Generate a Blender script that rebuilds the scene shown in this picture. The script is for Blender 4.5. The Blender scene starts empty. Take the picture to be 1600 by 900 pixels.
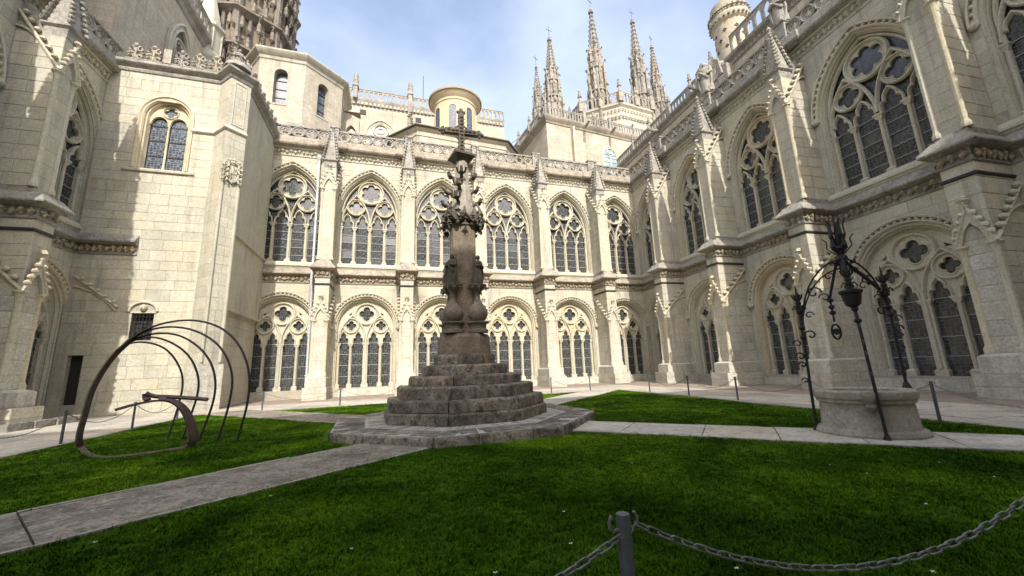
import bpy, math, random
from mathutils import Vector, Matrix, geometry
R = random.Random(11)
SC = bpy.context.scene
COL = SC.collection
PI = math.pi
# ------------------------------------------------------------------ camera
cam_d = bpy.data.cameras.new("camera"); cam = bpy.data.objects.new("camera", cam_d); COL.objects.link(cam)
F_PX, YAW, PIT, ROL = 610.75, math.radians(17.436), math.radians(11.436), math.radians(-2.167)
cy_, sy_ = math.cos(YAW), math.sin(YAW)
Fv = Vector((sy_*math.cos(PIT), cy_*math.cos(PIT), math.sin(PIT)))
Rv = Vector((cy_, -sy_, 0)); Uv = Rv.cross(Fv)
R2 = Rv*math.cos(ROL)+Uv*math.sin(ROL); U2 = -Rv*math.sin(ROL)+Uv*math.cos(ROL)
M = Matrix.Identity(4)
for i in range(3):
    M[i][0], M[i][1], M[i][2] = R2[i], U2[i], -Fv[i]
M[2][3] = 1.65
cam.matrix_world = M
cam_d.sensor_width = 36; cam_d.lens = 36*F_PX/1600
cam_d.clip_start = 0.05; cam_d.clip_end = 1500
SC.camera = cam
# ------------------------------------------------------------------ sky, sun, exposure
SUN_EL, SUN_AZ = math.radians(41), math.radians(5)   # azimuth: from -y towards -x
w = bpy.data.worlds.new("World"); SC.world = w; w.use_nodes = True
nt = w.node_tree; nt.nodes.clear()
def wn(t, **k):
    n = nt.nodes.new(t)
    for a, b in k.items(): setattr(n, a, b)
    return n
out = wn("ShaderNodeOutputWorld"); bg = wn("ShaderNodeBackground")
sky = wn("ShaderNodeTexSky", sky_type='NISHITA', sun_disc=False)
sky.sun_elevation = SUN_EL; sky.sun_rotation = math.radians(180)+SUN_AZ
sky.air_density = 1.0; sky.dust_density = 5.0; sky.ozone_density = 2.0
tc = wn("ShaderNodeTexCoord"); mp = wn("ShaderNodeMapping"); mp.inputs['Scale'].default_value = (1, 1, 1.8)
mp.inputs['Location'].default_value = (.25, .1, .3)
nz = wn("ShaderNodeTexNoise"); nz.inputs['Scale'].default_value = 1.5; nz.inputs['Detail'].default_value = 9
nz.inputs['Roughness'].default_value = .5; nz.inputs['Distortion'].default_value = .25
cr = wn("ShaderNodeValToRGB"); cr.color_ramp.elements[0].position = .34; cr.color_ramp.elements[1].position = .74
cr.color_ramp.elements[0].color = (.1, .1, .1, 1); cr.color_ramp.elements[1].color = (.72, .72, .72, 1)
mx = wn("ShaderNodeMixRGB"); mx.inputs[2].default_value = (4.4, 4.75, 5.4, 1)
nt.links.new(tc.outputs['Generated'], mp.inputs[0]); nt.links.new(mp.outputs[0], nz.inputs['Vector'])
nt.links.new(nz.outputs['Fac'], cr.inputs[0]); nt.links.new(cr.outputs[0], mx.inputs[0])
nt.links.new(sky.outputs[0], mx.inputs[1]); nt.links.new(mx.outputs[0], bg.inputs[0])
bg.inputs[1].default_value = 0.13
nt.links.new(bg.outputs[0], out.inputs[0])
sl = bpy.data.lights.new("sun", 'SUN'); so = bpy.data.objects.new("sun", sl); COL.objects.link(so)
sl.energy = 2.0; sl.angle = math.radians(.6); sl.color = (1, .97, .92)
sd = Vector((-math.sin(SUN_AZ)*math.cos(SUN_EL), -math.cos(SUN_AZ)*math.cos(SUN_EL), math.sin(SUN_EL)))
so.rotation_euler = sd.to_track_quat('Z', 'Y').to_euler(); so.location = (0, -60, 60)
SC.view_settings.view_transform = 'Standard'; SC.view_settings.look = 'None'
SC.view_settings.exposure = 1.4; SC.view_settings.gamma = 1
SC.cycles.max_bounces = 10; SC.cycles.diffuse_bounces = 9; SC.cycles.glossy_bounces = 3
SC.cycles.use_denoising = True
# ------------------------------------------------------------------ materials
def new_mat(name):
    m = bpy.data.materials.new(name); m.use_nodes = True
    t = m.node_tree; b = t.nodes['Principled BSDF']
    return m, t, b
def N(t, ty, **k):
    n = t.nodes.new(ty)
    for a, v in k.items():
        if a in n.inputs.keys(): n.inputs[a].default_value = v
        else: setattr(n, a, v)
    return n
def ramp(t, src, stops):
    r = t.nodes.new("ShaderNodeValToRGB"); e = r.color_ramp.elements
    while len(e) < len(stops): e.new(.5)
    for el, (p, c) in zip(e, stops):
        el.position = p; el.color = tuple(c)+((1,) if len(c) == 3 else ())
    t.links.new(src, r.inputs[0]); return r.outputs[0]
def mixc(t, fac, a, b, mode='MIX'):
    n = t.nodes.new("ShaderNodeMixRGB"); n.blend_type = mode
    for i, v in enumerate((fac, a, b)):
        if isinstance(v, (int, float)): n.inputs[i].default_value = v
        elif isinstance(v, tuple): n.inputs[i].default_value = v+((1,) if len(v) == 3 else ())
        else: t.links.new(v, n.inputs[i])
    return n.outputs[0]
def stone_mat(name, base, dark, var=.18, stain=.5, rough=.9, scale=1.0, bump=.25, stain_col=(.13, .11, .09), pits=0.0, warm=(1.05, .97, .86), stain_lo=.5, flecks=0.0, grain=(.74, 1.08), blotch=0.0, courses=0.0, streak=0.0):
    m, t, b = new_mat(name)
    g = N(t, "ShaderNodeNewGeometry"); pos = g.outputs['Position']
    n1 = N(t, "ShaderNodeTexNoise"); n1.inputs['Scale'].default_value = 1.3*scale; n1.inputs['Detail'].default_value = 8; n1.inputs['Roughness'].default_value = .65
    n2 = N(t, "ShaderNodeTexNoise"); n2.inputs['Scale'].default_value = 11*scale; n2.inputs['Detail'].default_value = 6; n2.inputs['Roughness'].default_value = .7
    n3 = N(t, "ShaderNodeTexNoise"); n3.inputs['Scale'].default_value = .35*scale; n3.inputs['Detail'].default_value = 7; n3.inputs['Roughness'].default_value = .62
    mp = N(t, "ShaderNodeMapping"); mp.inputs['Scale'].default_value = (1, 1, .3)
    t.links.new(pos, mp.inputs[0]); t.links.new(mp.outputs[0], n3.inputs['Vector'])
    t.links.new(pos, n1.inputs['Vector']); t.links.new(pos, n2.inputs['Vector'])
    c = ramp(t, n1.outputs['Fac'], [(.3, dark), (.62, base)])
    oi = N(t, "ShaderNodeObjectInfo"); at = N(t, "ShaderNodeAttribute", attribute_name="tint")
    ad = N(t, "ShaderNodeMath", operation='ADD'); t.links.new(oi.outputs['Random'], ad.inputs[0]); t.links.new(at.outputs['Fac'], ad.inputs[1])
    fr = N(t, "ShaderNodeMath", operation='FRACT'); t.links.new(ad.outputs[0], fr.inputs[0])
    v = ramp(t, fr.outputs[0], [(0, (1-var, 1-var, 1-var*.95)), (.35, (1-var*.3,)*3), (.65, (1, 1, 1)), (.85, warm), (1, (1+var*.4,)*3)])
    c = mixc(t, 1.0, c, v, 'MULTIPLY')
    f2 = ramp(t, n2.outputs['Fac'], [(.36, (grain[0], grain[0]*.985, grain[0]*.96)), (.6, (grain[1],)*3)])
    c = mixc(t, .9, c, f2, 'MULTIPLY')
    if blotch:
        n4 = N(t, "ShaderNodeTexNoise"); n4.inputs['Scale'].default_value = 3.6*scale; n4.inputs['Detail'].default_value = 9; n4.inputs['Roughness'].default_value = .72
        t.links.new(pos, n4.inputs['Vector'])
        c = mixc(t, ramp(t, n4.outputs['Fac'], [(.5, (0, 0, 0)), (.6, (blotch,)*3)]), c, stain_col)
    sf = ramp(t, n3.outputs['Fac'], [(stain_lo, (0, 0, 0)), (stain_lo+.22, (stain, stain, stain))])
    c = mixc(t, sf, c, stain_col)
    if flecks:
        vf = N(t, "ShaderNodeTexVoronoi"); vf.inputs['Scale'].default_value = 4.2; vf.inputs['Randomness'].default_value = 1.0; t.links.new(pos, vf.inputs['Vector'])
        ff = ramp(t, vf.outputs['Distance'], [(.05, (flecks,)*3), (.15, (0, 0, 0))]); c = mixc(t, ff, c, (.5, .48, .43))
    if streak:   # rain run-off: thin vertical stains gathered in patches
        ms = N(t, "ShaderNodeMapping"); ms.inputs['Scale'].default_value = (2.6, 2.6, .16); t.links.new(pos, ms.inputs[0])
        n5 = N(t, "ShaderNodeTexNoise"); n5.inputs['Scale'].default_value = 1.0; n5.inputs['Detail'].default_value = 8; n5.inputs['Roughness'].default_value = .6; t.links.new(ms.outputs[0], n5.inputs['Vector'])
        n6 = N(t, "ShaderNodeTexNoise"); n6.inputs['Scale'].default_value = .3; n6.inputs['Detail'].default_value = 3; t.links.new(pos, n6.inputs['Vector'])
        mu = mixc(t, 1.0, ramp(t, n5.outputs['Fac'], [(.5, (0, 0, 0)), (.66, (streak,)*3)]), ramp(t, n6.outputs['Fac'], [(.42, (0, 0, 0)), (.6, (1, 1, 1))]), 'MULTIPLY')
        c = mixc(t, mu, c, (.20, .185, .16))
    if pits:
        vo = N(t, "ShaderNodeTexVoronoi"); vo.inputs['Scale'].default_value = 5.5*scale; t.links.new(pos, vo.inputs['Vector'])
        pf = ramp(t, vo.outputs['Distance'], [(.05, (pits,)*3), (.16, (0, 0, 0))])
        c = mixc(t, pf, c, (.16, .13, .1))
    if courses:
        sx = N(t, "ShaderNodeSeparateXYZ"); t.links.new(pos, sx.inputs[0]); ax = N(t, "ShaderNodeMath", operation='ADD'); t.links.new(sx.outputs[0], ax.inputs[0]); t.links.new(sx.outputs[1], ax.inputs[1])
        cx_ = N(t, "ShaderNodeCombineXYZ"); t.links.new(ax.outputs[0], cx_.inputs[0]); t.links.new(sx.outputs[2], cx_.inputs[1])
        bk_ = N(t, "ShaderNodeTexBrick"); t.links.new(cx_.outputs[0], bk_.inputs['Vector'])
        for k_, v_ in (('Color1', (1, 1, 1, 1)), ('Color2', (.84, .83, .80, 1)), ('Mortar', (.68, .66, .62, 1)), ('Scale', 1.0), ('Mortar Size', .018), ('Mortar Smooth', .3), ('Brick Width', 1.15), ('Row Height', .52)): bk_.inputs[k_].default_value = v_
        c = mixc(t, courses, c, bk_.outputs['Color'], 'MULTIPLY')
    t.links.new(c, b.inputs['Base Color']); b.inputs['Roughness'].default_value = rough
    b.inputs['Specular IOR Level'].default_value = .25
    bp = N(t, "ShaderNodeBump"); bp.inputs['Strength'].default_value = bump; bp.inputs['Distance'].default_value = .03
    hh = N(t, "ShaderNodeMath", operation='ADD'); t.links.new(n1.outputs['Fac'], hh.inputs[0]); t.links.new(n2.outputs['Fac'], hh.inputs[1])
    t.links.new(hh.outputs[0], bp.inputs['Height']); t.links.new(bp.outputs[0], b.inputs['Normal'])
    return m
M_LIME = stone_mat("limestone", (.548, .518, .415), (.468, .438, .335), var=.13, streak=.55, warm=(1.03, .985, .92), stain=.5, stain_col=(.30, .275, .23), grain=(.78, 1.08), blotch=.1, scale=1.25)
M_TRAC = stone_mat("tracery_stone", (.562, .528, .418), (.482, .448, .336), var=.08, stain=.2, stain_col=(.38, .33, .25), bump=.12)
M_WHITE = stone_mat("pale_plinth_stone", (.615, .59, .505), (.505, .48, .395), streak=.5, warm=(1.03, .985, .92), stain=.45, pits=.45, stain_col=(.27, .235, .19), bump=.5, grain=(.72, 1.1), blotch=.3)
M_GREY = stone_mat("weathered_grey_stone", (.38, .36, .315), (.26, .24, .205), var=.12, stain=.6, stain_col=(.10, .088, .072), bump=.5, grain=(.65, 1.15), blotch=.45)
M_FRIEZE = stone_mat("frieze_stone", (.46, .39, .28), (.34, .28, .19), var=.1, stain=.35, stain_col=(.17, .125, .08), bump=.3)
M_CROSS = stone_mat("dark_lichen_stone", (.33, .285, .22), (.115, .098, .075), var=.2, stain=.9, stain_col=(.035, .031, .026), bump=1.0, grain=(.55, 1.25), blotch=.75, stain_lo=.5, warm=(1.12, 1.02, .9), scale=1.6)
M_SHAFT = stone_mat("brown_shaft_stone", (.27, .225, .17), (.165, .136, .103), var=.1, stain=.7, stain_col=(.055, .047, .038), bump=.6, scale=1.5, stain_lo=.48, grain=(.65, 1.15), blotch=.35)
M_FIG = stone_mat("dark_figure_stone", (.15, .128, .10), (.085, .072, .056), var=.08, stain=.5, stain_col=(.05, .043, .035), bump=.5, scale=2)
M_BACK = stone_mat("upper_wall_stone", (.54, .495, .40), (.44, .40, .315), var=.1, streak=.5, stain=.4, stain_col=(.29, .235, .17), bump=.15, scale=.8, grain=(.74, 1.1), blotch=.25, courses=.9)
M_BACKG = stone_mat("spire_stone", (.36, .33, .285), (.2, .18, .15), var=.1, stain=.6, stain_col=(.10, .085, .07), bump=.5, scale=.7)
M_TOWER = stone_mat("dark_tower_stone", (.27, .235, .19), (.15, .13, .105), var=.1, stain=.6, stain_col=(.075, .065, .055), bump=.5, scale=.7)
M_MORTAR = stone_mat("pale_mortar", (.44, .42, .37), (.34, .32, .28), var=.02, stain=.4)
M_FLAG = stone_mat("flagstone", (.55, .505, .425), (.43, .39, .325), var=.22, stain=.6, stain_col=(.2, .18, .15), bump=.4, grain=(.7, 1.1), blotch=.4)
M_PATH = stone_mat("path_stone", (.37, .325, .25), (.215, .182, .138), var=.14, stain=.75, stain_col=(.065, .057, .046), bump=.9, scale=2.2, stain_lo=.47, flecks=.75, grain=(.5, 1.3), blotch=.6)
M_KERB = stone_mat("kerb_stone", (.46, .42, .35), (.28, .25, .2), var=.2, stain=.5, stain_col=(.12, .10, .08), bump=.6)
M_WELL = stone_mat("well_stone", (.42, .38, .31), (.29, .26, .205), var=.1, stain=.6, stain_col=(.14, .12, .095), bump=.5, scale=1.5, grain=(.7, 1.12), blotch=.4)
M_OCHRE = stone_mat("ochre_render", (.60, .50, .33), (.54, .44, .28), var=.05, stain=.3, stain_col=(.36, .26, .15), bump=.1)
M_JOINT = stone_mat("joint_mortar", (.43, .395, .32), (.36, .325, .26), var=.02, stain=.2, stain_col=(.2, .16, .11), bump=.2)
M_ROOF = stone_mat("grey_roof", (.16, .145, .125), (.10, .09, .078), var=.1, stain=.5, stain_col=(.06, .055, .05))
def simple(name, col, rough=.6, metal=0.0, nscale=20, ncol=None, bump=0.0):
    m, t, b = new_mat(name)
    b.inputs['Roughness'].default_value = rough; b.inputs['Metallic'].default_value = metal
    n = N(t, "ShaderNodeTexNoise"); n.inputs['Scale'].default_value = nscale; n.inputs['Detail'].default_value = 6
    g = N(t, "ShaderNodeNewGeometry"); t.links.new(g.outputs['Position'], n.inputs['Vector'])
    c = ramp(t, n.outputs['Fac'], [(.35, col), (.7, ncol or tuple(x*.7 for x in col))])
    t.links.new(c, b.inputs['Base Color'])
    if bump:
        bp = N(t, "ShaderNodeBump"); bp.inputs['Strength'].default_value = bump; bp.inputs['Distance'].default_value = .01
        t.links.new(n.outputs['Fac'], bp.inputs['Height']); t.links.new(bp.outputs[0], b.inputs['Normal'])
    return m
M_IRON = simple("wrought_iron", (.018, .018, .02), .55, .5, 40, (.03, .026, .022))
M_RUST = simple("rusted_steel", (.13, .088, .066), .7, .25, 9, (.06, .04, .03), .4)
M_THIN = simple("dark_steel_rod", (.035, .028, .025), .55, .5, 9, (.06, .04, .03))
M_POST = simple("grey_painted_steel", (.10, .115, .12), .5, .3, 30, (.065, .075, .08))
M_CHAIN = simple("galvanised_chain", (.24, .25, .24), .5, .6, 45, (.10, .085, .07))
M_PIPE = simple("pale_zinc_pipe", (.55, .58, .60), .5, .0, 3, (.45, .48, .50))
M_LEAD = simple("dark_lead_strip", (.03, .03, .032), .7)
M_SADDLE = simple("pale_saddle_bar", (.42, .43, .43), .6)
M_DOOR = simple("dark_door_wood", (.03, .024, .02), .7)
def glass_mat(name, c0, c1, scale, lead, rough=.22, bump=.5):
    m, t, b = new_mat(name)
    tcn = N(t, "ShaderNodeTexCoord"); mpn = N(t, "ShaderNodeMapping"); mpn.inputs['Scale'].default_value = (scale, scale, scale)
    t.links.new(tcn.outputs['Object'], mpn.inputs[0])
    oi = N(t, "ShaderNodeObjectInfo")
    vo = N(t, "ShaderNodeTexVoronoi", feature='DISTANCE_TO_EDGE'); vo.inputs['Scale'].default_value = 1.0; vo.inputs['Randomness'].default_value = .55
    t.links.new(mpn.outputs[0], vo.inputs['Vector'])
    v2 = N(t, "ShaderNodeTexVoronoi"); v2.inputs['Scale'].default_value = 1.0; v2.inputs['Randomness'].default_value = .55
    t.links.new(mpn.outputs[0], v2.inputs['Vector'])
    sep = N(t, "ShaderNodeSeparateColor"); t.links.new(v2.outputs['Color'], sep.inputs[0])
    c = ramp(t, sep.outputs[0], [(.1, c0), (.9, c1)])
    lf = ramp(t, vo.outputs['Distance'], [(.03, (1, 1, 1)), (.075, (0, 0, 0))])
    c = mixc(t, lf, c, lead)
    t.links.new(c, b.inputs['Base Color']); b.inputs['Specular IOR Level'].default_value = .8
    rr = ramp(t, lf, [(0, (rough,)*3), (1, (.7,)*3)]); t.links.new(rr, b.inputs['Roughness'])
    bp = N(t, "ShaderNodeBump"); bp.inputs['Strength'].default_value = bump; bp.inputs['Distance'].default_value = .02
    t.links.new(sep.outputs[1], bp.inputs['Height']); t.links.new(bp.outputs[0], b.inputs['Normal'])
    return m
M_GLASS = glass_mat("leaded_glass", (.014, .017, .018), (.066, .07, .071), 6.5, (.085, .087, .084), rough=.13, bump=.35)
M_GLASSB = glass_mat("blue_leaded_glass", (.02, .03, .05), (.085, .11, .14), 6.5, (.16, .16, .16))
M_GLASSC = glass_mat("pale_blue_glass", (.16, .30, .36), (.30, .45, .5), 3, (.3, .35, .36))
# ground
def grass_mat(name, a, b_, c_):
    m, t, b = new_mat(name)
    g = N(t, "ShaderNodeNewGeometry")
    n1 = N(t, "ShaderNodeTexNoise"); n1.inputs['Scale'].default_value = .9; n1.inputs['Detail'].default_value = 9; n1.inputs['Roughness'].default_value = .7
    n2 = N(t, "ShaderNodeTexNoise"); n2.inputs['Scale'].default_value = 24; n2.inputs['Detail'].default_value = 4
    t.links.new(g.outputs['Position'], n1.inputs['Vector']); t.links.new(g.outputs['Position'], n2.inputs['Vector'])
    c = ramp(t, n1.outputs['Fac'], [(.36, a), (.52, b_), (.7, c_)])
    f = ramp(t, n2.outputs['Fac'], [(.3, (.6, .6, .6)), (.7, (1.25, 1.25, 1.2))])
    c = mixc(t, 1.0, c, f, 'MULTIPLY')
    n3 = N(t, "ShaderNodeTexNoise"); n3.inputs['Scale'].default_value = .38; n3.inputs['Detail'].default_value = 5; n3.inputs['Distortion'].default_value = .8
    t.links.new(g.outputs['Position'], n3.inputs['Vector'])
    c = mixc(t, 1.0, c, ramp(t, n3.outputs['Fac'], [(.36, (.5, .54, .48)), (.5, (.95, .95, .95)), (.66, (1.85, 1.5, 1.25))]), 'MULTIPLY')
    oi = N(t, "ShaderNodeObjectInfo")
    v = ramp(t, oi.outputs['Random'], [(0, (.75, .8, .7)), (1, (1.25, 1.2, 1.2))])
    c = mixc(t, .8, c, v, 'MULTIPLY')
    t.links.new(c, b.inputs['Base Color']); b.inputs['Roughness'].default_value = .75
    b.inputs['Specular IOR Level'].default_value = .04
    bp = N(t, "ShaderNodeBump"); bp.inputs['Strength'].default_value = .8; bp.inputs['Distance'].default_value = .05
    t.links.new(n2.outputs['Fac'], bp.inputs['Height']); t.links.new(bp.outputs[0], b.inputs['Normal'])
    return m
M_GRASS = grass_mat("lawn_grass", (.036, .085, .003), (.062, .138, .005), (.105, .195, .012))
M_SOIL = simple("reddish_ground", (.30, .24, .18), .95, 0, 2, (.22, .17, .13), .3)
M_CLOVER = simple("white_petal", (.7, .7, .62), .8)

# ------------------------------------------------------------------ mesh helpers
class MB:
    def __init__(s): s.v = []; s.f = []; s.t = []
    def add(s, vs, fs, tint=None):
        o = len(s.v); s.v += [tuple(q) for q in vs]
        s.f += [tuple(i+o for i in f) for f in fs]
        s.t += [tint if tint is not None else 0.0]*len(fs)
    def box(s, x0, x1, y0, y1, z0, z1, tint=None):
        s.add([(x0, y0, z0), (x1, y0, z0), (x1, y1, z0), (x0, y1, z0), (x0, y0, z1), (x1, y0, z1), (x1, y1, z1), (x0, y1, z1)],
              [(0, 3, 2, 1), (4, 5, 6, 7), (0, 1, 5, 4), (1, 2, 6, 5), (2, 3, 7, 6), (3, 0, 4, 7)], tint)
    def frus(s, x0, x1, y0, y1, z0, X0, X1, Y0, Y1, z1):
        s.add([(x0, y0, z0), (x1, y0, z0), (x1, y1, z0), (x0, y1, z0), (X0, Y0, z1), (X1, Y0, z1), (X1, Y1, z1), (X0, Y1, z1)],
              [(0, 3, 2, 1), (4, 5, 6, 7), (0, 1, 5, 4), (1, 2, 6, 5), (2, 3, 7, 6), (3, 0, 4, 7)])
    def prism_xz(s, pts, y0, y1, holes=(), tint=None, back=False, rim=True):
        """polygon in x,z with holes, front at y0, sides to y1"""
        loops = [list(pts)]+[list(h) for h in holes]
        tri = geometry.tessellate_polygon([[Vector((p[0], p[1], 0)) for p in L] for L in loops])
        flat = [p for L in loops for p in L]; n = len(flat)
        fs = []
        for a, b, c in tri:
            A, B, Cc = flat[a], flat[b], flat[c]
            cr_ = (B[0]-A[0])*(Cc[1]-A[1])-(B[1]-A[1])*(Cc[0]-A[0])
            fs.append((a, b, c) if cr_ > 0 else (a, c, b))
        vs = [(p[0], y0, p[1]) for p in flat]
        if rim or back:
            vs += [(p[0], y1, p[1]) for p in flat]
        if back: fs += [(c+n, b+n, a+n) for a, b, c in fs[:len(tri)]]
        if rim:
            o = 0
            for L in loops:
                k = len(L)
                ar = sum(L[i][0]*L[(i+1) % k][1]-L[(i+1) % k][0]*L[i][1] for i in range(k))
                ccw = (ar > 0) == (o == 0)
                for i in range(k):
                    a, b = o+i, o+(i+1) % k
                    fs.append((a, a+n, b+n, b) if ccw else (a, b, b+n, a+n))
                o += k
        s.add(vs, fs, tint)
    def tube(s, pts, r, n=6, caps=True, closed=False):
        pts = [Vector(p) for p in pts]; k = len(pts)
        rr = r if isinstance(r, (list, tuple)) else [r]*k
        up = None; rings = []
        for i, p in enumerate(pts):
            if closed: d = pts[(i+1) % k]-pts[i-1]
            else: d = (pts[min(i+1, k-1)]-pts[max(i-1, 0)])
            d = d.normalized() if d.length > 1e-9 else Vector((0, 0, 1))
            if up is None:
                up = Vector((0, 0, 1)) if abs(d.z) < .9 else Vector((0, 1, 0))
            a = d.cross(up)
            if a.length < 1e-6: a = d.orthogonal()
            a.normalize(); b = a.cross(d); up = b
            rings.append([p+(a*math.cos(2*PI*j/n)+b*math.sin(2*PI*j/n))*rr[i] for j in range(n)])
        vs = [q for ring in rings for q in ring]; fs = []
        for i in range(k if closed else k-1):
            for j in range(n):
                a, b = i*n+j, i*n+(j+1) % n
                c, d = ((i+1) % k)*n+(j+1) % n, ((i+1) % k)*n+j
                fs.append((a, b, c, d))
        if caps and not closed:
            fs.append(tuple(range(n-1, -1, -1))); fs.append(tuple((k-1)*n+j for j in range(n)))
        s.add(vs, fs)
    def lathe(s, prof, n=10, c=(0, 0), rot=0.0, fold=None):
        vs = []; k = len(prof)
        for r, z in prof:
            for j in range(n):
                a = 2*PI*j/n+rot
                q = r*(fold(a, z) if fold else 1)
                vs.append((c[0]+q*math.cos(a), c[1]+q*math.sin(a), z))
        fs = [(i*n+j, i*n+(j+1) % n, (i+1)*n+(j+1) % n, (i+1)*n+j) for i in range(k-1) for j in range(n)]
        fs.append(tuple(range(n-1, -1, -1))); fs.append(tuple((k-1)*n+j for j in range(n)))
        s.add(vs, fs)
    def sweep_xz(s, path, prof, closed=False):
        """path (x,z); profile (n, y): n along the left normal"""
        k = len(path); ns = []
        for i in range(k):
            def nrm(a, b):
                dx, dz = path[b][0]-path[a][0], path[b][1]-path[a][1]; l = math.hypot(dx, dz) or 1e-9
                return (-dz/l, dx/l)
            if closed: a, b = nrm((i-1) % k, i), nrm(i, (i+1) % k)
            elif i == 0: a = b = nrm(0, 1)
            elif i == k-1: a = b = nrm(k-2, k-1)
            else: a, b = nrm(i-1, i), nrm(i, i+1)
            mx_, mz = a[0]+b[0], a[1]+b[1]; q = (mx_*a[0]+mz*a[1]) or 1
            q = max(q, .45); ns.append((mx_/q, mz/q))
        m = len(prof)
        vs = [(p[0]+n_[0]*u, y, p[1]+n_[1]*u) for p, n_ in zip(path, ns) for u, y in prof]
        fs = []
        for i in range(k if closed else k-1):
            for j in range(m-1):
                a, b = i*m+j, ((i+1) % k)*m+j
                fs.append((a, a+1, b+1, b))
        s.add(vs, fs)
    def sweep_plan(s, path, prof, closed=False, caps=True):
        """path (x,y) in plan, profile (o,z): o to the right-hand side of travel"""
        k = len(path); ns = []
        for i in range(k):
            def nrm(a, b):
                dx, dy = path[b][0]-path[a][0], path[b][1]-path[a][1]; l = math.hypot(dx, dy) or 1e-9
                return (dy/l, -dx/l)
            if closed: a, b = nrm((i-1) % k, i), nrm(i, (i+1) % k)
            elif i == 0: a = b = nrm(0, 1)
            elif i == k-1: a = b = nrm(k-2, k-1)
            else: a, b = nrm(i-1, i), nrm(i, i+1)
            mx_, my = a[0]+b[0], a[1]+b[1]; q = max((mx_*a[0]+my*a[1]), .3); ns.append((mx_/q, my/q))
        m = len(prof)
        vs = [(p[0]+n_[0]*o, p[1]+n_[1]*o, z) for p, n_ in zip(path, ns) for o, z in prof]
        fs = []
        for i in range(k if closed else k-1):
            for j in range(m-1):
                a, b = i*m+j, ((i+1) % k)*m+j
                fs.append((a, b, b+1, a+1))
        if caps and not closed:
            fs.append(tuple(range(m))); fs.append(tuple((k-1)*m+j for j in range(m-1, -1, -1)))
        s.add(vs, fs)
    def leaf(s, c, out, up, size, rnd=R):
        """carved leaf knob: a zigzag rosette standing off the wall"""
        c = Vector(c); out = Vector(out).normalized(); up = Vector(up).normalized(); side = up.cross(out)
        vs = [c+out*size*.75+up*size*rnd.uniform(-.1, .25)]
        for j in range(8):
            a = 2*PI*j/8; r_ = size*(1.0 if j % 2 == 0 else .5)*rnd.uniform(.85, 1.15)
            vs.append(c+side*r_*math.cos(a)+up*r_*math.sin(a)+out*size*(.35 if j % 2 == 0 else .0))
        s.add(vs, [(0, 1+j, 1+(j+1) % 8) for j in range(8)])
    def bud(s, c, out, up, r):
        """small carved bud: a squashed knob with two lobes"""
        c = Vector(c); out = Vector(out).normalized(); up = Vector(up); up = (up-out*up.dot(out)).normalized(); sd_ = up.cross(out)
        vs = [c+out*r*.9]; k = 7
        for q, h in ((.75, .55), (1.0, -.1)):
            for j in range(k):
                a = 2*PI*j/k; g = 1.0+.28*math.cos(3*a); vs.append(c+(sd_*math.cos(a)+up*math.sin(a))*r*q*g+out*r*h)
        for j in range(k):
            a = 2*PI*j/k; vs.append(c+(sd_*math.cos(a)+up*math.sin(a))*r*.45-out*r*.8)
        fs = [(0, 1+j, 1+(j+1) % k) for j in range(k)]
        for i in range(2): fs += [(1+i*k+j, 1+(i+1)*k+j, 1+(i+1)*k+(j+1) % k, 1+i*k+(j+1) % k) for j in range(k)]
        s.add(vs, fs)
    def knob(s, c, r, n=6, sq=1.0):
        c = Vector(c)
        vs = [c+Vector((0, 0, r*sq))]
        for z, q in ((.55, .83), (-.1, 1.0), (-.65, .72)):
            for j in range(n):
                a = 2*PI*j/n; vs.append(c+Vector((r*q*math.cos(a), r*q*math.sin(a), r*z*sq)))
        vs.append(c-Vector((0, 0, r*sq)))
        fs = [(0, 1+j, 1+(j+1) % n) for j in range(n)]
        for i in range(2):
            for j in range(n):
                fs.append((1+i*n+j, 1+(i+1)*n+j, 1+(i+1)*n+(j+1) % n, 1+i*n+(j+1) % n))
        l = len(vs)-1
        fs += [(l, 1+2*n+(j+1) % n, 1+2*n+j) for j in range(n)]
        s.add(vs, fs)
    def mesh(s, name, mat, smooth=True, ang=.7):
        me = bpy.data.meshes.new(name); me.from_pydata(s.v, [], s.f); me.materials.append(mat)
        if any(s.t):
            at = me.attributes.new("tint", 'FLOAT', 'FACE'); at.data.foreach_set('value', s.t)
        if smooth:
            me.polygons.foreach_set('use_smooth', [True]*len(me.polygons)); me.set_sharp_from_angle(angle=ang)
        me.update(); return me
    def build(s, name, mat, parent=None, smooth=True, ang=.7, **props):
        return obj(name, s.mesh(name, mat, smooth, ang), parent, **props)
def obj(name, me, parent=None, loc=(0, 0, 0), rot=(0, 0, 0), scale=(1, 1, 1), kind=None):
    o = bpy.data.objects.new(name, me); COL.objects.link(o); o.parent = parent
    o.location = loc; o.rotation_euler = rot; o.scale = scale
    if kind: o['kind'] = kind
    return o
def thing(name, label, cat, loc=(0, 0, 0), rotz=0.0, group=None):
    o = obj(name, None, None, loc, (0, 0, rotz)); return tag(o, label, cat, group)
def tag(o, label, cat, group=None):
    o['label'] = label; o['category'] = cat
    if group: o['group'] = group
    return o
def struct(o): o['kind'] = 'structure'; return o
def copy_tree(o, parent=None):
    c = o.copy(); COL.objects.link(c); c.parent = parent
    for ch in o.children: copy_tree(ch, c)
    return c
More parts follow.
